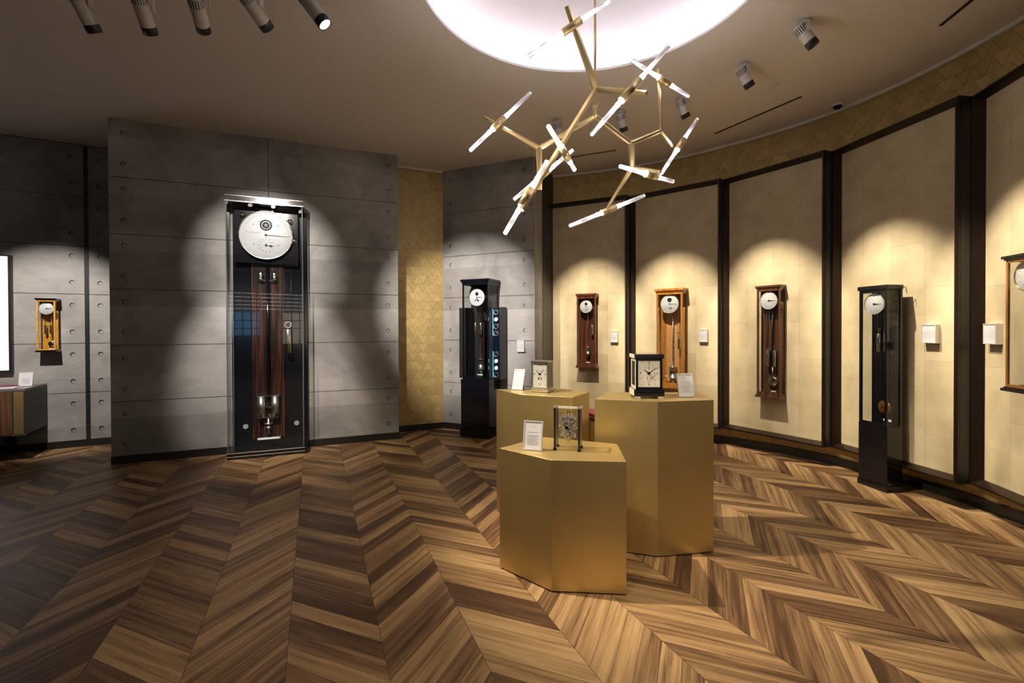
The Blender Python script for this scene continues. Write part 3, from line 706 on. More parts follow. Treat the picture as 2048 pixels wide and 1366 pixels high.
# --- tall black standing clock in front of panel 4
(p, a) = on_panel(4, .615, .085); t = thing('longcase_clock', 'narrow tall black standing clock on a black plinth before the fourth leather panel', 'clock', (*p, 0), a)
DR = .16
MB().box(-.145, .145, -DR - .006, 0, 0, .055, .003).box(-.138, .138, -DR, 0, .055, .572, .003).build('pedestal', M_BLACK, t)
f = MB(); z0, z1 = .572, 1.775
for sx in (-1, 1):
    xa, xb = sorted((sx * .134, sx * .112)); f.box(xa, xb, -DR, -DR + .018, z0, z1, .001)
    xa, xb = sorted((sx * .134, sx * .108)); f.box(xa, xb, -.022, 0, z0, z1)
f.box(-.112, .112, -DR, -DR + .018, z1 - .028, z1); f.box(-.112, .112, -DR, -DR + .018, z0, z0 + .02); f.build('case_frame', M_BLACK, t)
MB().box(-.143, .143, -DR - .012, 0, 1.775, 1.812, .004).build('top_moulding', M_BLACK, t)
MB().box(-.110, .112, -.022, -.010, z0, z1).build('back_panel', M_BLACK, t)
MB().box(-.112, .112, -DR + .007, -DR + .009, z0 + .02, z1 - .028).build('front_glass', M_GLASS, t)
for sx in (-1, 1): MB().box(sx * .125 - .001, sx * .125 + .001, -DR + .018, -.022, z0, z1).build('side_glass', M_GLASS, t)
round_dial(t, -.002, 1.650, -.134, .092, 'plain'); movement(t, 0, 1.65, -.096, -.03, .09, .09)
weight(t, -.022, -.07, 1.385, 1.22, .016, 1.59); weight(t, .042, -.07, 1.385, 1.22, .016, 1.59)
pendulum(t, .012, -.05, 1.58, .725, 'lens', .062, 'copper', M_INK, .006); plate(t, .035, -.04, .600, .075, .02)
MB().cyl((.13, -.03, 1.79), (.165, -.005, 1.79), .0025, seg=6).cyl((.165, -.005, 1.79), (.172, .0, 1.735), .0025, seg=6).build('wall_stay', M_INK, t)

# --- black cabinet clock with watch winders in front of the concrete slab
q = wp(W3o, W3e, .72, .016); t = thing('longcase_clock', 'black cabinet clock with blue lit watch winder wings before the concrete slab', 'clock', (q.x, q.y, 0), ang(W3e))
HW2, D2 = .215, .345
MB().box(-HW2 - .005, HW2 + .005, -D2, 0, 0, .10, .006).box(-HW2 + .004, HW2 - .004, -D2 + .01, 0, .10, .735, .003).box(-HW2 + .002, HW2 - .002, -D2 + .006, 0, .735, .762, .003).build('pedestal', M_BLACK, t)
f = MB(); z0, z1 = .762, 2.045; hw = .195; F = -D2 + .03
for sx in (-1, 1):
    xa, xb = sorted((sx * hw, sx * (hw - .018))); f.box(xa, xb, F, F + .02, z0, z1, .002); f.box(xa, xb, -.03, 0, z0, z1)
    f.box(xa, xb, F + .02, -.03, z1 - .03, z1)
f.box(-hw, hw, F, F + .02, z1 - .03, z1); f.box(-hw, hw, F, F + .02, z0, z0 + .03); f.build('case_frame', M_BLACK, t)
MB().box(-hw - .02, hw + .02, F - .02, 0, 2.062, 2.092, .004).box(-hw - .008, hw + .008, F - .008, 0, 2.045, 2.062).build('top_moulding', M_BLACK, t)
MB().box(-hw + .005, hw - .005, -.012, -.001, z0, z1).build('back_panel', M_BLACKM, t)
MB().box(-hw + .018, hw - .018, F + .006, F + .008, z0 + .03, z1 - .03).build('front_glass', M_GLASS, t)
for sx in (-1, 1): MB().box(sx * (hw - .009) - .001, sx * (hw - .009) + .001, F + .02, -.03, z0, z1 - .03).build('side_glass', M_GLASS, t)
MB().box(hw - .003, hw + .001, F - .001, F + .0, z0 + .02, z1 - .02).build('edge_strip', M_STEEL, t)
round_dial(t, -.01, 1.853, F + .075, .113, 'moon'); movement(t, -.01, 1.853, F + .084, F + .16, .12, .13)
weight(t, -.062, F + .12, 1.52, 1.35, .018, 1.78); weight(t, .018, F + .12, 1.52, 1.35, .018, 1.78)
MB().box(-.012, .032, F + .15, F + .16, 1.0, 1.62).build('pendulum_rod', W_MAC, t)
pendulum(t, .01, F + .14, 1.1, .96, 'jar', .045, .14); plate(t, .015, F + .10, .815, .08, .014)
MB().box(-.05, -.01, F + .16, F + .17, 1.60, 1.66).box(.03, .07, F + .16, F + .17, 1.60, 1.66).build('balance_weights', M_STEEL, t)
WZ = [1.655, 1.56, 1.465, 1.375, 1.10, 1.01, .918, .83]
for sx in (-1, 1):
    xa, xb = sorted((sx * .197, sx * .315))
    wg = MB().box(xa, xb, -.20, -.01, .765, 1.722, .004).build('winder_wing', M_BLACKM, t)
    if sx < 0: continue
    xa, xb = sorted((sx * .20, sx * .30)); MB().box(xa, xb, -.204, -.2005, .775, 1.712).build('winder_front', M_NAVY, wg)
    for k, z in enumerate(WZ):
        c = (sx * .253, -.2045, z)
        MB().ring(c, (0, -1, 0), .030, .036, .010, 28).lathe(c, (0, -1, 0), [(0, .002), (.03, .002)], 28).build('watch_winder', M_BRUSH if k not in (1, 5, 6) else M_STEEL, wg)
        MB().lathe(c, (0, -1, 0), [(0, .006), (.016 if k in (1, 5, 6) else .022, .006), (.024, .0025)], 20).build('watch_cushion', M_NAVY if k not in (1, 5, 6) else mat('lit_watch', (.8, .85, .9), .3, emit=(.8, .9, 1), es=.5), wg)
    x = sx * .207; MB().box(x - .003, x + .003, -.2075, -.2045, 1.34, 1.70).box(x - .003, x + .003, -.2075, -.2045, .79, 1.14).build('led_strip', M_TEAL, wg)

# --- giant glass regulator in front of the centre slab
q = wp(W1o, W1e, 1.512, .014); t = thing('longcase_clock', 'giant glass cased black regulator clock standing before the centre concrete slab', 'clock', (q.x, q.y, 0), ang(W1e))
HWB, DB = .393, .30
MB().box(-HWB, HWB + .03, -DB, 0, 0, .085, .003).build('plinth', M_BLACK, t)
MB().box(-HWB - .001, HWB + .001, -DB - .001, -.02, .030, .034).box(-HWB - .001, HWB + .001, -DB - .001, -.02, .068, .073).build('plinth_inlay', mat('pale_inlay', (.62, .56, .46), .3), t)
MB().box(-HWB, HWB, -DB, 0, 2.845, 2.925, .003).build('top_moulding', mat('smoked_top', (0.10, 0.09, 0.09), 0.12, 0.6, coat=.6), t)
MB().box(-HWB - .001, HWB + .001, -DB - .0015, -.01, 2.913, 2.919).box(-HWB - .001, HWB + .001, -DB - .0015, -.01, 2.852, 2.860).build('top_inlay', M_STEEL, t)
MB().box(-.36, HWB + .03, -.022, -.001, .085, 2.845).build('back_panel', M_BLACK, t)
MB().box(-HWB + .012, HWB - .012, -DB + .012, -DB + .018, .085, 2.845).build('front_glass', M_GLASS, t)
for sx in (-1, 1):
    x = sx * (HWB - .012); g_ = MB().box(x - .004, x + .004, -DB + .012, -.022, .085, 2.845).build('side_glass', M_GLASS, t)
    MB().box(x - .006, x + .006, -DB + .004, -DB + .012, .085, 2.845).build('corner_edge', M_GEDGE, t)
MB().box(-.17, .17, -.045, -.022, .16, 2.20).build('macassar_column', W_MAC, t)
MB().box(-.33, .33, -.12, -.022, 2.20, 2.80, .004).build('movement_housing', mat('housing', (0.008, 0.008, 0.012), 0.12), t)
dl = round_dial(t, -.003, 2.522, -.17, .268, 'regulator')
movement(t, 0, 2.52, -.16, -.10, .34, .34)
text_mesh('dial_lettering', 'Erwin Sattler', .030, M_FAINT, dl, (-.135, -.1788, 2.545), FACE)
for x, z in ((.245, 2.70), (-.245, 2.74), (.285, 2.48)): MB().lathe((x, -.12, z), (0, -1, 0), [(0, .05), (.02, .05), (.025, .02), (.03, .02), (.032, 0)], 24).build('rosette', M_STEEL, t)
MB().box(-.07, .07, -.128, -.12, 2.80, 2.82).build('maker_plate', M_BRUSH, t)
pd = MB().cyl((.0, -.10, 2.25), (.0, -.10, .60), .016, seg=16).build('pendulum', M_BLACK, t)
MB().cyl((.0, -.10, 2.28), (.0, -.10, 2.02), .004, seg=8).box(-.075, .075, -.105, -.095, 2.005, 2.012).build('suspension', M_STEEL, pd)
for sx in (-1, 1):
    MB().lathe((sx * .07, -.10, 2.012), (0, 0, 1), [(0, 0), (.028, 0), (.028, .02), (.022, .02), (.026, .045), (.026, .08), (.012, .10), (0, .105)], 22).build('thermometer_bell', M_STEEL, pd)
    MB().cyl((sx * .072, -.10, .42), (sx * .072, -.10, .66), .042, seg=24).build('mercury_jar', M_BRUSH, pd)
MB().box(-.122, .122, -.125, -.075, .66, .672).box(-.105, .105, -.125, -.075, .41, .422).box(-.05, .05, -.12, -.08, .535, .545).build('jar_yoke', M_STEEL, pd)
MB().cyl((0, -.10, .22), (0, -.10, .41), .014, seg=14).lathe((0, -.10, .33), (0, 0, 1), [(0, 0), (.045, 0), (.045, .022), (0, .022)], 24).lathe((0, -.10, .28), (0, 0, 1), [(0, 0), (.035, 0), (.03, .03), (0, .03)], 24).build('rating_nut', M_BRUSH, pd)
weight(t, .215, -.12, 1.44, 1.16, .036, 2.22)
MB().box(-.11, .11, -.075, -.065, .150, .172).lathe((-.11, -.07, .161), (1, 0, 0), [(0, -.012), (.016, -.006), (0, 0)], 12).lathe((.11, -.07, .161), (1, 0, 0), [(0, 0), (.016, .006), (0, .012)], 12).build('name_plate', mat('name_plate', (0.85, 0.84, 0.82), 0.3), t)
for x in (-.245, .295): MB().ring((x, -.0225, .31), (0, -1, 0), .010, .017, .004, 24).ring((x, -.0225, .31), (0, -1, 0), .021, .028, .004, 28).lathe((x, -.0225, .31), (0, -1, 0), [(0, .002), (.028, .002)], 28).build('rosette', mat('rosette_silver', (.5, .5, .5), .3, .4), t)

# ------------------------------------------------------------------ plaques and signs
def text_lines(mb, w_, z0, z1, y, n, th, seed=1):
    r = random.Random(seed)
    for i in range(n):
        z = z1 - (z1 - z0) * i / max(1, n - 1); k = w_ * (.30 + .18 * r.random()); mb.box(-k, k, y - .0004, y, z - th / 2, z + th / 2)
def wall_plaque(loc, rz, label, w_, h, d, lines=True):
    t = thing('wall_plaque', label, 'plaque', loc, rz, 'info plaques beside the clocks')
    fr = MB(); fw = .008
    fr.box(-w_ / 2, w_ / 2, -d, 0, -h / 2, -h / 2 + fw); fr.box(-w_ / 2, w_ / 2, -d, 0, h / 2 - fw, h / 2)
    fr.box(-w_ / 2, -w_ / 2 + fw, -d, 0, -h / 2 + fw, h / 2 - fw); fr.box(w_ / 2 - fw, w_ / 2, -d, 0, -h / 2 + fw, h / 2 - fw); fr.build('frame', M_SILV, t)
    s_ = MB().box(-w_ / 2 + fw, w_ / 2 - fw, -d + .003, -.001, -h / 2 + fw, h / 2 - fw).build('sheet', M_PAPER, t)
    if lines:
        mb = MB(); text_lines(mb, w_, -h * .22, h * .12, -d + .0029, 7, .0022, int(h * 1000)); mb.box(-.016, .016, -d + .0025, -d + .0029, h * .28, h * .29); mb.build('print', M_GREYINK, s_)
def plq(k, s, z, label, w_=.105, h=.157, d=.03):
    (p, a) = on_panel(k, s, LEATH_N); wall_plaque((*p, z), a, label, w_, h, d)
plq(1, .967, 1.318, 'white plaque right of the slim mahogany clock')
plq(2, .967, 1.338, 'white plaque right of the bright cherry clock')
plq(4, .935, 1.386, 'silver framed plaque right of the narrow black standing clock', .118, .155, .045)
plq(5, .160, 1.390, 'silver framed plaque left of the clock at the right edge', .125, .155, .045)
q = wp(W3o, W3e, 1.24, .001); wall_plaque((q.x, q.y, 1.205), ang(W3e), 'white plaque on the concrete slab right of the black cabinet clock', .105, .158, .03, True)

def easel_sign(loc, rz, label, w_, h, tilt, head, group='leaning sign frames', fm=M_SILV):
    t = thing('sign_frame', label, 'sign', loc, rz, group); R = Matrix.Rotation(-tilt, 3, 'X'); d = .012; fw = .008
    def tb(mb, *b): return mb.box(*b, rot=R, org=(0, 0, 0))
    fr = MB()
    tb(fr, -w_ / 2, w_ / 2, -d, 0, 0, fw); tb(fr, -w_ / 2, w_ / 2, -d, 0, h - fw, h); tb(fr, -w_ / 2, -w_ / 2 + fw, -d, 0, fw, h - fw); tb(fr, w_ / 2 - fw, w_ / 2, -d, 0, fw, h - fw); fr.build('frame', fm, t)
    sh = tb(MB(), -w_ / 2 + fw, w_ / 2 - fw, -d + .003, -.002, fw, h - fw).build('sheet', M_PAPER, t)
    mb = MB(); r = random.Random(int(w_ * 9999))
    for i in range(10):
        z = h * (.50 - .036 * i); k = w_ * (.2 + .16 * r.random()); tb(mb, -k, k, -d + .0022, -d + .003, z, z + h * .013)
    tb(mb, -w_ * .3, w_ * .3, -d + .0022, -d + .003, h * .60, h * .62); tb(mb, -w_ * .08, w_ * .08, -d + .0022, -d + .003, h * .80, h * .81)
    mb.build('print', M_GREYINK, sh)
    bk = h * .55
    p1 = R @ Vector((0, .001, bk)); foot = p1.y + bk * .42
    MB().extr([(-w_ * .25, .003, 0.0), (-w_ * .25, p1.y, p1.z), (-w_ * .25, foot, 0.0)], (w_ * .5, 0, 0)).build('stand', M_BLACKM, t)
    return t

# ------------------------------------------------------------------ brass pedestals
def pedestal(name, pts, h, label):
    cx = sum(p[0] for p in pts) / len(pts); cy = sum(p[1] for p in pts) / len(pts)
    t = thing('display_pedestal', label, 'pedestal', (cx, cy, 0), 0, 'brass clad display pedestals')
    mb = MB(); L = [(x - cx, y - cy) for x, y in pts]; mb.prism(L, .008, h); 
    es = [e for e in mb.bm.edges]; bmesh.ops.bevel(mb.bm, geom=es, offset=.0005, segments=1, affect='EDGES')
    mb.build('brass_cladding', M_BRASS, t)
    MB().prism([(x * .975, y * .975) for x, y in L], 0, .008).build('shadow_base', M_BLACKM, t)
    return t
pedestal('short', [(-.078, 2.82), (.212, 2.56), (.613, 2.525), (.650, 2.915), (.196, 3.106)], .725, 'short front brass pedestal that carries the skeleton clock')
pedestal('tall', [(.538, 3.066), (.912, 2.945), (1.290, 3.006), (1.362, 3.365), (.689, 3.382)], .982, 'tall right brass pedestal that carries the black table clock')
pedestal('back', [(-.125, 3.712), (.053, 3.42), (.420, 3.272), (.580, 3.54), (.406, 3.75)], .962, 'rear left brass pedestal that carries the silver table clock')
pedestal('low', [(.60, 3.60), (.95, 3.58), (1.0, 3.95), (.70, 4.05), (.52, 3.82)], .72, 'low brass pedestal hidden behind the other three, only a corner showing')
def booklet(loc, rz, label, w_, h, th, m, group, tilt=0):
    t = thing('booklet', label, 'booklet', loc, rz, group)
    MB().box(-w_ / 2, w_ / 2, -h / 2, h / 2, 0, th, .001).build('cover', m, t); MB().box(-w_ / 2 + .003, w_ / 2 - .001, -h / 2 + .002, h / 2 - .002, th * .15, th * .85).build('pages', M_PAPER, t)
    return t
booklet((.66, 3.80, .722), .5, 'thick burgundy booklet in the gap between the brass pedestals, lower one', .21, .28, .025, M_BURG, 'burgundy booklets on the low pedestal')
booklet((.67, 3.81, .747), .9, 'burgundy booklet in the gap between the brass pedestals, laid crosswise on top', .20, .26, .02, M_BURG, 'burgundy booklets on the low pedestal')

easel_sign((.118, 2.768, .7255), math.atan2(-.036, .105), 'white sign frame on the short brass pedestal, left of the skeleton clock', .117, .172, math.radians(13), '')
easel_sign((.042, 3.665, .9625), math.atan2(-.054, .081) + .1, 'white sign frame on the rear pedestal, left of the silver table clock', .092, .165, math.radians(19), '')
easel_sign((1.163, 3.135, .9825), .12, 'grey sign frame on the tall brass pedestal, right of the black table clock', .112, .158, math.radians(14), '')

# --- skeleton table clock on the short pedestal
sk = thing('table_clock', 'glass and steel skeleton table clock on the short brass pedestal', 'clock', (.332, 2.798, .7255), math.atan2(-.041, .149))
W_, D_, H_ = .155, .10, .252
cols = MB()
for sx in (-1, 1):
    for sy in (-1, 1):
        x, y = sx * (W_ / 2 - .006), sy * (D_ / 2 - .006)
        pc = MB().box(x - .006, x + .006, y - .006, y + .006, .014, H_ - .004, .001).build('column', M_BLACKM if sy < 0 else M_BRUSH, sk)
        MB().lathe((x, y, 0), (0, 0, 1), [(0, 0), (.010, 0), (.011, .008), (.008, .014), (0, .014)], 16).build('foot', M_INK, pc)
for sx in (-1, 1): MB().box(sx * W_ / 2 - .008, sx * W_ / 2 + .008, -D_ / 2 - .004, D_ / 2 + .004, H_ - .004, H_).build('top_bar', M_BRUSH, sk)
MB().box(-W_ / 2 + .01, W_ / 2 - .01, -D_ / 2 + .004, D_ / 2 - .004, H_ - .010, H_ - .005).build('top_glass', M_GLASS, sk)
MB().box(-W_ / 2 + .01, W_ / 2 - .01, D_ / 2 - .01, D_ / 2 - .003, H_ - .018, H_ - .006).build('top_rail', mat('pale_rail', (.75, .72, .62), .3), sk)
for y in (-D_ / 2 + .005, D_ / 2 - .005): MB().box(-W_ / 2 + .012, W_ / 2 - .012, y - .001, y + .001, .018, H_ - .02).build('glass_pane', M_GLASS, sk)
for x in (-W_ / 2 + .004, W_ / 2 - .004): MB().box(x - .001, x + .001, -D_ / 2 + .012, D_ / 2 - .012, .018, H_ - .01).build('glass_pane', M_GLASS, sk)
mv = MB(); cz = .135; r8 = random.Random(3)
for (x, z, r) in ((0, cz, .034), (-.028, cz + .035, .02), (.026, cz + .03, .024), (-.026, cz - .028, .022), (.024, cz - .02, .019), (0, cz - .045, .028), (0, cz + .055, .014), (-.038, cz + .05, .011), (.040, cz + .052, .011), (.012, cz + .012, .016), (-.018, cz + .062, .012), (.022, cz + .06, .013), (-.04, cz + .012, .013), (.042, cz + .004, .014), (-.036, cz - .052, .013), (.034, cz - .05, .015), (.0, cz - .075, .010), (-.012, cz - .012, .02)):
    y = r8.uniform(-.012, .02); mv.ring((x, y, z), (0, -1, 0), r * .86, r, .003, 30); mv.ring((x, y, z), (0, -1, 0), r * .12, r * .24, .004, 12)
    for a in range(5):
        tt = 2 * PI * a / 5 + r; mv.cyl((x, y - .0015, z), (x + math.cos(tt) * r * .9, y - .0015, z + math.sin(tt) * r * .9), .0011, seg=6)
for x, z in ((-.045, cz + .045), (.046, cz + .045), (-.042, cz - .055), (.044, cz - .06), (-.05, cz), (.05, cz - .01), (0, cz + .07)): mv.cyl((x, -.016, z), (x, .024, z), .0032, seg=10)
MVO = mv.build('movement', mat('movement_steel', (.72, .70, .66), .28, .55), sk)
MB().extr([(-.045, .024, cz + .05), (.045, .024, cz + .05), (.04, .024, cz + .03), (.02, .024, cz - .03), (.04, .024, cz - .06), (-.04, .024, cz - .06), (-.02, .024, cz - .02), (-.04, .024, cz + .03)], (0, .003, 0)).build('movement_plate', mat('plate_steel', (.35, .34, .31), .35, .9), MVO)
MB().box(-.004, -.0005, -.004, .0, .045, H_ - .02).box(.006, .0095, .010, .014, .05, H_ - .02).box(-.0005, .006, -.002, .012, .045, .049).build('pendulum', M_GOLDPOL, sk)
hand(MVO, 'minute_hand', (-.005, cz - .005), .055, .01, 57, .004, -.022); hand(MVO, 'hour_hand', (-.005, cz - .005), .042, .02, 305, .006, -.020)

# --- silver table clock on the rear pedestal
def box_clock(t, w_, d, h, shell, side, base_h, cap_h, face_w, face_z0, face_z1, dm, base_m, over=.006):
    hw = w_ / 2
    for sx in (-1, 1): MB().box(sx * hw - .006 if sx > 0 else -hw, hw if sx > 0 else -hw + .006, -d, -d + .008, base_h, h - cap_h).box(sx * hw - .006 if sx > 0 else -hw, hw if sx > 0 else -hw + .006, -.008, 0, base_h, h - cap_h).build('corner_post', shell, t)
    MB().box(-hw - over, hw + over, -d - over, over, h - cap_h, h, .002).build('top_cap', shell, t)
    return t
sc = thing('table_clock', 'silver rectangular moon phase table clock on the rear brass pedestal', 'clock', (.252, 3.616, .9625), math.atan2(-.059, .118))
w_, d, h = .132, .105, .236
MB().box(-.072, .072, -d - .008, .006, .004, .024, .002).box(-.068, .068, -d - .004, .003, .024, .034, .001).build('base', M_BRUSH, sc)
for sx in (-1, 1):
    for y in (-d, -.01): MB().box(sx * .062 - .008, sx * .062 + .008, y, y + .012, 0, .004).build('foot', M_INK, sc)
    for y in (-d, -.006): MB().box(sx * .062 - .004, sx * .062 + .004, y, y + .008, .034, h - .012, .001).build('corner_post', M_BRUSH, sc)
    MB().box(sx * .063 - .001, sx * .063 + .001, -d + .008, -.006, .034, h - .012).build('side_glass', M_GLASS, sc)
MB().box(-.072, .072, -d - .006, .006, h - .012, h, .002).build('top_cap', M_BRUSH, sc)
MB().box(-.05, .05, -.07, -.01, .05, .20).build('movement', mat('movement_dark', (0.08, 0.075, 0.07), 0.4, 0.6), sc)
sd = MB().box(-.057, .057, -d + .006, -d + .010, .036, h - .014).build('dial', mat('silvered_dial', (.52, .51, .49), .35, .3), sc)
mk = MB(); yy = -d + .006; zc = .137
mk.ring((0, yy, zc + .045), (0, -1, 0), .023, .0238, .0005, 32)
for i in range(12):
    a = 2 * PI * i / 12
    if i % 3 == 0: continue
    dx, dz = math.sin(a), math.cos(a); k = min(.052 / max(abs(dx), 1e-6), .092 / max(abs(dz), 1e-6)); mk.cyl((dx * k * .97, yy, zc + dz * k * .97), (dx * k * .82, yy, zc + dz * k * .82), .001, seg=5)
mk.build('markings', M_INK, sd)
for s_, x, z in (('XII', 0, .222 - .012), ('VI', 0, .060), ('III', .046, zc), ('IX', -.046, zc)): text_mesh('numeral', s_, .018, M_INK, sd, (x, yy - .0006, z), FACE)
mm = MB(); n = 14; mm.extr([Vector((.016 * math.cos(PI * i / n), yy - .0006, .098 + .016 * math.sin(PI * i / n))) for i in range(n + 1)], (0, -.0006, 0)); mm.build('moon_opening', M_INK, sd)
MB().lathe((.002, yy - .0013, .105), (0, -1, 0), [(0, .0003), (.006, .0003)], 20).build('moon_disc', M_DIAL, sd)
hand(sd, 'minute_hand', (0, zc), .052, .008, 42, .004, yy - .003); hand(sd, 'hour_hand', (0, zc), .040, .006, 312, .0055, yy - .002)

# --- black lacquer table clock on the tall pedestal
bc = thing('table_clock', 'black lacquer table clock with cream square dial on the tall brass pedestal', 'clock', (.905, 3.225, .9825), math.radians(-3))
hwb = .095; d = .15
M_SIDE = mat('cream_frame_and_sheen', (.62, .56, .42), .2)  # pale side frame colour, also paints the reflection on the cap ends
for sx in (-1, 1): MB().box(sx * .075 - .018, sx * .075 + .018, -d - .006, -d + .03, 0, .014).box(sx * .075 - .018, sx * .075 + .018, -.03, 0, 0, .014).build('foot', M_BRUSH, bc)
MB().box(-hwb - .003, hwb + .003, -d - .008, 0, .014, .060, .003).build('base', M_BLACK, bc)
MB().box(-hwb - .004, hwb + .004, -d - .009, -.002, .025, .0265).box(-hwb - .004, hwb + .004, -d - .009, -.002, .033, .0345).box(-hwb - .004, hwb + .004, -d - .009, -.002, .047, .0485).build('base_inlay', M_STEEL, bc)
f = MB(); hw = .086; z0, z1 = .060, .262
f.box(-hw, -hw + .015, -d, 0, z0, z1, .001).box(hw - .015, hw, -d, 0, z0, z1, .001).box(-hw + .015, hw - .015, -d, -.0, z0, z0 + .014).box(-hw + .015, hw - .015, -d, 0, z1 - .014, z1); f.build('case', M_BLACK, bc)
MB().box(-hwb, hwb, -d - .006, 0, .262, .290, .003).build('top_cap', M_BLACK, bc)
MB().box(-hw - .0012, -hw, -d, -d + .022, z0, z1).box(-hw - .0012, -hw, -.022, 0, z0, z1).box(-hw - .0012, -hw, -d + .022, -.022, z1 - .02, z1).box(-hw - .0012, -hw, -d + .022, -.022, z0, z0 + .02).build('side_frame_and_sheen', M_SIDE, bc)
MB().box(-hwb - .0042, -hwb - .0002, -d - .006, -.001, .264, .288).build('side_frame_and_sheen', M_SIDE, bc)  # reflection on the black cap's left end, painted as a pale strip
MB().box(-hwb - .0042, -hwb - .0032, -d - .006, -.001, .016, .058).build('side_frame_and_sheen', M_SIDE, bc)  # base end gets the same painted reflection
sd = MB().box(-hw + .015, hw - .015, -d + .004, -d + .010, z0 + .014, z1 - .014).build('dial', M_DIALC, bc)
yy = -d + .004; zc = .165; mk = MB()
for i in range(12):
    a = 2 * PI * i / 12
    if i % 3 == 0: continue
    dx, dz = math.sin(a), math.cos(a); k = min(.064 / max(abs(dx), 1e-6), .078 / max(abs(dz), 1e-6)); mk.cyl((dx * k * .97, yy, zc + dz * k * .97), (dx * k * .86, yy, zc + dz * k * .86), .0013, seg=5)
mk.ring((0, yy, zc + .036), (0, -1, 0), .0275, .0285, .0005, 36); mk.ring((-.014, yy, zc - .034), (0, -1, 0), .027, .028, .0005, 36); mk.ring((.024, yy, zc - .025), (0, -1, 0), .0185, .0192, .0005, 30)
mk.lathe((.036, yy, zc), (0, -1, 0), [(0, .0006), (.004, .0006)], 14); mk.build('markings', mat('dial_print', (.10, .095, .085), .5), sd)
for s_, x, z in (('12', 0, zc + .071), ('6', 0, zc - .073), ('3', .054, zc), ('9', -.054, zc)): text_mesh('numeral', s_, .019, mat('dial_print', (.10, .095, .085), .5), sd, (x, yy - .0006, z), FACE)
hand(sd, 'minute_hand', (0, zc), .062, .004, 54, .0045, yy - .003); hand(sd, 'hour_hand', (0, zc), .044, .004, 303, .006, yy - .002)
hand(sd, 'sub_hand', (-.012, zc - .034), .022, .014, 4, .0018, yy - .001); hand(sd, 'sub_hand', (.022, zc - .028), .016, .012, 28, .0022, yy - .001); hand(sd, 'sub_hand', (0, zc + .036), .024, .012, 0, .0014, yy - .001)

# ------------------------------------------------------------------ sideboard on the left
q = wp(W0o, W0e, 0, .016); sb = thing('sideboard', 'low dark sideboard with zebrano doors and brass strip against the left wall', 'cabinet', (q.x, q.y, 0), ang(W0e))
X1 = -.045; DS = .56
MB().box(-1.95, X1, -DS, 0, .30, .775, .002).build('body', mat('sideboard_grey', (.035, .032, .030), .45), sb)
MB().box(-1.952, X1, -DS - .002, 0, .775, .80, .001).build('top', mat('sideboard_top', (.12, .11, .10), .3), sb)
MB().box(-1.95, X1, -DS - .004, -DS, .292, .300).build('bottom_rail', mat('rail_pale', (.35, .32, .28), .4), sb)
MB().box(-.135, -.055, -DS - .010, -DS - .0005, .305, .765, .001).build('brass_strip', M_BRASS, sb)
for x0 in (-.75, -1.36): MB().box(x0, x0 + .605, -DS - .014, -DS - .0005, .305, .765, .002).build('door', W_DOOR, sb)
for x in (-.34, -1.6):
    MB().box(x - .03, x + .03, -DS + .03, -DS + .10, 0, .30).build('leg', M_BLACKM, sb); MB().box(x - .03, x + .03, -.10, -.03, 0, .30).build('leg', M_BLACKM, sb)
q = wp(W0o, W0e, -.135, .30); easel_sign((q.x, q.y, .8005), ang(W0e) + .05, 'white sign frame leaning on the sideboard by the maple clock', .115, .16, math.radians(16), '')
q = wp(W0o, W0e, -.30, .40); booklet((q.x, q.y, .8005), ang(W0e) + .1, 'white booklet at the front right of the sideboard top', .26, .20, .006, M_PAPER, 'booklets on the sideboard')
q = wp(W0o, W0e, -.28, .28); booklet((q.x, q.y, .8068), ang(W0e) + .5, 'burgundy booklet resting on the white one beside the sign', .21, .15, .008, M_BURG, 'booklets on the sideboard')
q = wp(W0o, W0e, -.58, .33); booklet((q.x, q.y, .8005), ang(W0e) - .2, 'burgundy booklet at the far left of the sideboard top', .21, .28, .012, M_BURG, 'booklets on the sideboard')

# --- lit display picture at the left edge
q = wp(W0o, W0e, 0, .001); lb = thing('lightbox', 'black framed glowing white display panel cut off by the left edge', 'display', (q.x, q.y, 0), ang(W0e))
x1, x0, z0, z1 = -.332, -.95, .945, 2.315; fw = .028; f = MB()
f.box(x0, x1, -.05, 0, z0, z0 + fw).box(x0, x1, -.05, 0, z1 - fw * .5, z1).box(x1 - fw, x1, -.05, 0, z0 + fw, z1 - fw * .5).box(x0, x0 + fw, -.05, 0, z0 + fw, z1 - fw * .5); f.build('frame', M_BLACKM, lb)
MB().box(x0 + fw, x1 - fw, -.035, -.005, z0 + fw, z1 - fw * .5).build('lit_panel', M_SCREEN, lb)

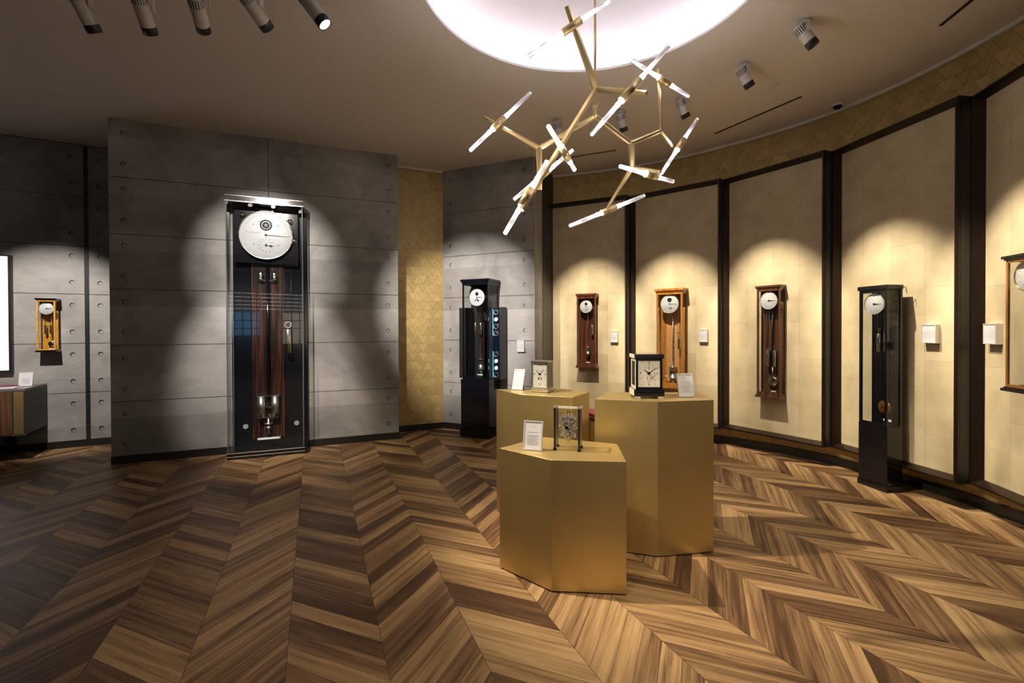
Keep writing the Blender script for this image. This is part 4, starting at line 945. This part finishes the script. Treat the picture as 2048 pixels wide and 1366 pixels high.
# ------------------------------------------------------------------ spotlights
def spotlight(x, y, aim, label, power, col=WARM, size=43, blend=.75, lens=M_LENS, hot=False, light=True, yaw=None, zc=3.60, L=.14):
    t = thing('ceiling_spotlight', label, 'spotlight', (x, y, CEIL), 0, 'white cylinder spotlights on the ceiling')
    c = Vector((0, 0, zc - CEIL)); d = (Vector(aim) - Vector((x, y, zc))).normalized()
    hx = Vector((d.y, -d.x, 0)).normalized(); R = .043
    MB().cyl((0, 0, -.002), (0, 0, -.03), .045, seg=24).build('ceiling_mount', M_WHITE, t)
    # yoke: one flat arm beside the body
    s_ = hx * (R + .012); top = Vector((0, 0, -.03)); arm = MB()
    e1 = s_ + c
    arm.cyl(top, top + s_ + Vector((0, 0, -.02)), .009, seg=8)
    n_ = Vector((hx.y, -hx.x, 0)) * .016
    arm.extr([top + s_ - n_, top + s_ + n_, e1 + n_, e1 - n_], hx * .006); arm.build('yoke', M_WHITE, t)
    a0, a1 = c - d * L * .55, c + d * L * .45
    b = MB().lathe(a0, d, [(0, 0), (R * .92, 0), (R, .006), (R, L)], 32).build('body', M_WHITE, t)
    fn = MB(); up = d.cross(hx).normalized()
    for k in range(18):
        a = 2 * PI * k / 18; o = hx * math.cos(a) + up * math.sin(a); tn = d.cross(o).normalized() * .0026
        p0 = a0 + d * .012 + o * (R - .001); p1 = a0 + d * .065 + o * (R - .001); fn.extr([p0 - tn, p0 + tn, p1 + tn, p1 - tn], o * .0018)
    fn.build('cooling_slots', M_INK, b)
    MB().lathe(a0 + d * L, d, [(R, 0), (R, .045), (R * .9, .045), (R * .84, .004), (0, .004)], 32).build('anti_glare_snoot', M_BLACKM, t)
    MB().lathe(a0 + d * (L + (.02 if not hot else .040)), d, [(0, 0), (R * .80, 0)], 28).build('lens', lens, t)
    if light:
        ld = bpy.data.lights.new('spot', 'SPOT'); ld.energy = power; ld.color = col; ld.spot_size = math.radians(size); ld.spot_blend = blend; ld.shadow_soft_size = .02
        lo = bpy.data.objects.new('spot', ld); COL.objects.link(lo); lo.parent = t; lo.location = a0 + d * (L + .06); lo.rotation_euler = d.to_track_quat('-Z', 'Y').to_euler()
    return t
def pt(k, s, n, z): (p, a) = on_panel(k, s, n); return (p[0], p[1], z)
SP = SPOT_W
spotlight(2.165, 3.48, pt(5, .50, 0, 1.40), 'white spotlight nearest the right edge, aimed at the right edge clock', SP * 1.2)
spotlight(2.00, 4.05, pt(4, .56, 0, 1.25), 'second white spotlight from the right, aimed at the tall black clock', SP * 1.2)
spotlight(1.675, 4.62, pt(3, .60, 0, 1.28), 'middle white spotlight of the right arc, behind the right end of the lamp', SP * 1.2)
spotlight(1.15, 4.91, pt(2, .58, 0, 1.28), 'white spotlight behind the middle of the brass branch lamp', SP * 1.2)
spotlight(.50, 5.12, pt(1, .62, 0, 1.26), 'white spotlight behind the left part of the brass branch lamp', SP * 1.2)
def p1(s, n, z): v = wp(W1o, W1e, s, n); return (v.x, v.y, z)
def p3(s, n, z): v = wp(W3o, W3e, s, n); return (v.x, v.y, z)
spotlight(-2.645, 2.92, p1(2.0, .35, 0), 'white spotlight at the far left of the left row', SP * .7, WARM, 34, zc=3.43, L=.19)
spotlight(-2.29, 2.94, p1(1.52, 0, .95), 'second white spotlight from the left in the left row', SP * 1.35, NEUT, 36, .8, zc=3.43, L=.19)
spotlight(-1.95, 2.95, p1(1.52, 0, 2.25), 'third white spotlight from the left, pointing at the giant clock', SP * .95, NEUT, 36, .8, zc=3.43, L=.19)
spotlight(-1.59, 2.92, p3(.50, .1, 1.55), 'fourth white spotlight from the left, tilted to the right', SP * 2.8, NEUT, 37, zc=3.43, L=.19)
spotlight(-1.22, 2.90, (1.0, 3.2, .45), 'lit white spotlight at the right end of the left row, facing the pedestals', SP * 1.6, WARM, 58, lens=M_LENSHOT, hot=True, zc=3.42, L=.19)
def p0(s, n, z): v = wp(W0o, W0e, s, n); return (v.x, v.y, z)
v = wp(W0o, W0e, -.02, 2.3); spotlight(v.x, v.y, p0(.05, 0, 1.2), 'spotlight outside the left edge of the photo, aimed at the maple clock', SP * 1.3, NEUT, 44)
# added fill spotlights over the visitor area, out of view
spotlight(1.9, .9, (1.45, 3.2, .5), 'added fill spotlight out of view, aimed at the tall pedestal', SP * .6, WARM, 56)
spotlight(-.6, .9, (-.2, 2.9, 0), 'added fill spotlight out of view, aimed at the middle floor', SP * .28, WARM, 66)

# ------------------------------------------------------------------ brass branch chandelier
ch = thing('chandelier', 'brass branching ceiling lamp with frosted glass rods hanging from the round recess', 'lamp', (0.53, 2.98, 0))
O = Vector((0.53, 2.98, 0))
def C3(*p): return Vector(p) - O
n1, n2 = C3(.536, 2.98, 2.954), C3(.532, 2.98, 2.784)
NP = dict(n1a=(.324, 2.75, 3.319), n1b=(.774, 2.70, 2.789), n1c=(.055, 2.62, 2.104), n3=(.179, 3.05, 2.608), n3a=(-.181, 3.2, 2.875), n3b=(.187, 3.1, 2.355),
          n4=(.787, 3.1, 2.657), n5=(1.044, 3.3, 2.822), n5a=(1.027, 3.3, 3.253), n5b=(1.179, 3.45, 2.771), n6=(.806, 3.15, 2.517), n6a=(.952, 3.0, 2.437), n6b=(.652, 3.2, 2.264))
NP = {k: C3(*v) for k, v in NP.items()}; NP['n1'] = n1; NP['n2'] = n2
MB().cyl((0, 0, CEIL + .47), (0, 0, 2.80), .0075, seg=14).cyl((0, 0, 2.86), (0, 0, 2.78), .016, seg=8).build('suspension_rod', M_LAMPBRASS, ch)
MB().lathe((0, 0, CEIL + .474), (0, 0, -1), [(0, 0), (.07, 0), (.07, .02), (0, .025)], 32).build('ceiling_rose', M_LAMPBRASS, ch)
for a, b, r0, r1 in (('n1', 'n1a', .024, .014), ('n1', 'n1b', .020, .013), ('n1', 'n1c', .018, .017), ('n2', 'n3', .015, .015), ('n2', 'n4', .015, .014), ('n3', 'n3a', .018, .011), ('n3', 'n3b', .021, .014),
                     ('n4', 'n5', .015, .013), ('n4', 'n6', .021, .019), ('n5', 'n5a', .015, .010), ('n5', 'n5b', .014, .010), ('n6', 'n6a', .013, .010), ('n6', 'n6b', .017, .010)):
    m = MB().cyl(NP[a], NP[b], r0, r1, seg=6); 
    for f in m.bm.faces: f.smooth = False
    m.build('branch', M_LAMPBRASS, ch)
for k in ('n1', 'n2', 'n3', 'n4', 'n5', 'n6'):
    m = MB(); bmesh.ops.create_icosphere(m.bm, subdivisions=2, radius=.019, matrix=Matrix.Translation(NP[k])); m.build('joint', M_LAMPBRASS, ch)
TUBES = [((.104, 2.80, 3.058), (.570, 2.74, 3.341), .42, .66), ((-.265, 3.05, 2.597), (.131, 3.25, 3.063), .36, .55), ((.203, 2.58, 2.550), (.396, 2.96, 2.440), .44, .73),
         ((-.038, 2.62, 1.972), (.202, 2.67, 2.392), .38, .62), ((.015, 3.2, 2.318), (.405, 3.1, 2.617), .40, .60), ((.447, 2.62, 2.521), (.917, 2.75, 3.083), .375, .61),
         ((.807, 3.15, 3.228), (1.276, 3.4, 3.112), .45, .65), ((1.051, 3.3, 2.526), (1.417, 3.6, 3.033), .41, .61), ((.648, 2.8, 2.405), (1.077, 3.15, 2.423), .45, .67), ((.389, 3.15, 2.129), (.928, 3.3, 2.371), .42, .61)]
ARMEND = ['n1a', 'n3a', 'n1c', 'n1c', 'n3b', 'n1b', 'n5a', 'n5b', 'n6a', 'n6b']
for (p, q, ta, tb) in TUBES:
    p, q = C3(*p), C3(*q); a, b = p.lerp(q, ta), p.lerp(q, tb); d = (q - p).normalized()
    br = MB().cyl(a, b, .022, seg=20).build('lamp_holder', M_LAMPBRASS, ch)
    for s_, e_ in ((a, p), (b, q)):
        dd = (e_ - s_).normalized()
        g_ = MB().cyl(s_ + dd * .001, e_, .0135, seg=20, uv=True).build('glass_rod', M_ROD, ch)
        MB().cyl(s_ + dd * .0005, s_ + dd * .009, .0150, seg=16).build('led_collar', M_LED, ch)
        ld = bpy.data.lights.new('rod_light', 'POINT'); ld.energy = 2.6; ld.color = (1.0, .90, .80); ld.shadow_soft_size = .02
        lo = bpy.data.objects.new('rod_light', ld); COL.objects.link(lo); lo.parent = ch; lo.location = s_ + dd * .035

# ------------------------------------------------------------------ ceiling fittings
def slot(a, b, wd, k):
    a, b = V2(*a), V2(*b); e = (b - a).normalized(); o = MB().box(0, (b - a).length, -wd / 2, wd / 2, CEIL - .003, CEIL + .001).build('trim_%d' % k, mat('slot_black', (.004, .004, .004), .6)); o.location = (a.x, a.y, 0); o.rotation_euler = (0, 0, ang(e)); struct(o)
slot((3.215, 3.54), (3.10, 2.6), .028, 5); slot((2.37, 5.49), (2.84, 4.615), .028, 6); slot((.50, 6.36), (1.33, 5.99), .028, 7)
slot((-6.8, 4.98), (-4.95, 5.925), .02, 8)
t = thing('security_camera', 'small white ceiling camera with black eye above the right leather panels', 'camera', (3.29, 4.76, CEIL), math.radians(-40))
MB().lathe((0, 0, 0), (0, 0, -1), [(0, 0), (.05, 0), (.052, .012), (.045, .03), (.04, .03)], 28).build('base', M_WHITE, t)
MB().lathe((0, 0, -.025), (0, 0, -1), [(.04, 0), (.038, .015), (.026, .03), (0, .038)], 28).build('dome', M_INK, t)
for x, y, l in ((-5.06, 5.35, 'small round sprinkler cap on the ceiling at the left'), (-2.05, 5.16, 'small round sprinkler cap on the ceiling above the concrete slab'), (2.45, 4.39, 'small round sprinkler cap on the ceiling at the right')):
    tag(MB().lathe((x, y, CEIL), (0, 0, -1), [(0, 0), (.035, 0), (.033, .006), (0, .007)], 24).build('sprinkler_cap', M_CEIL), l, 'sprinkler', 'sprinkler caps on the ceiling')
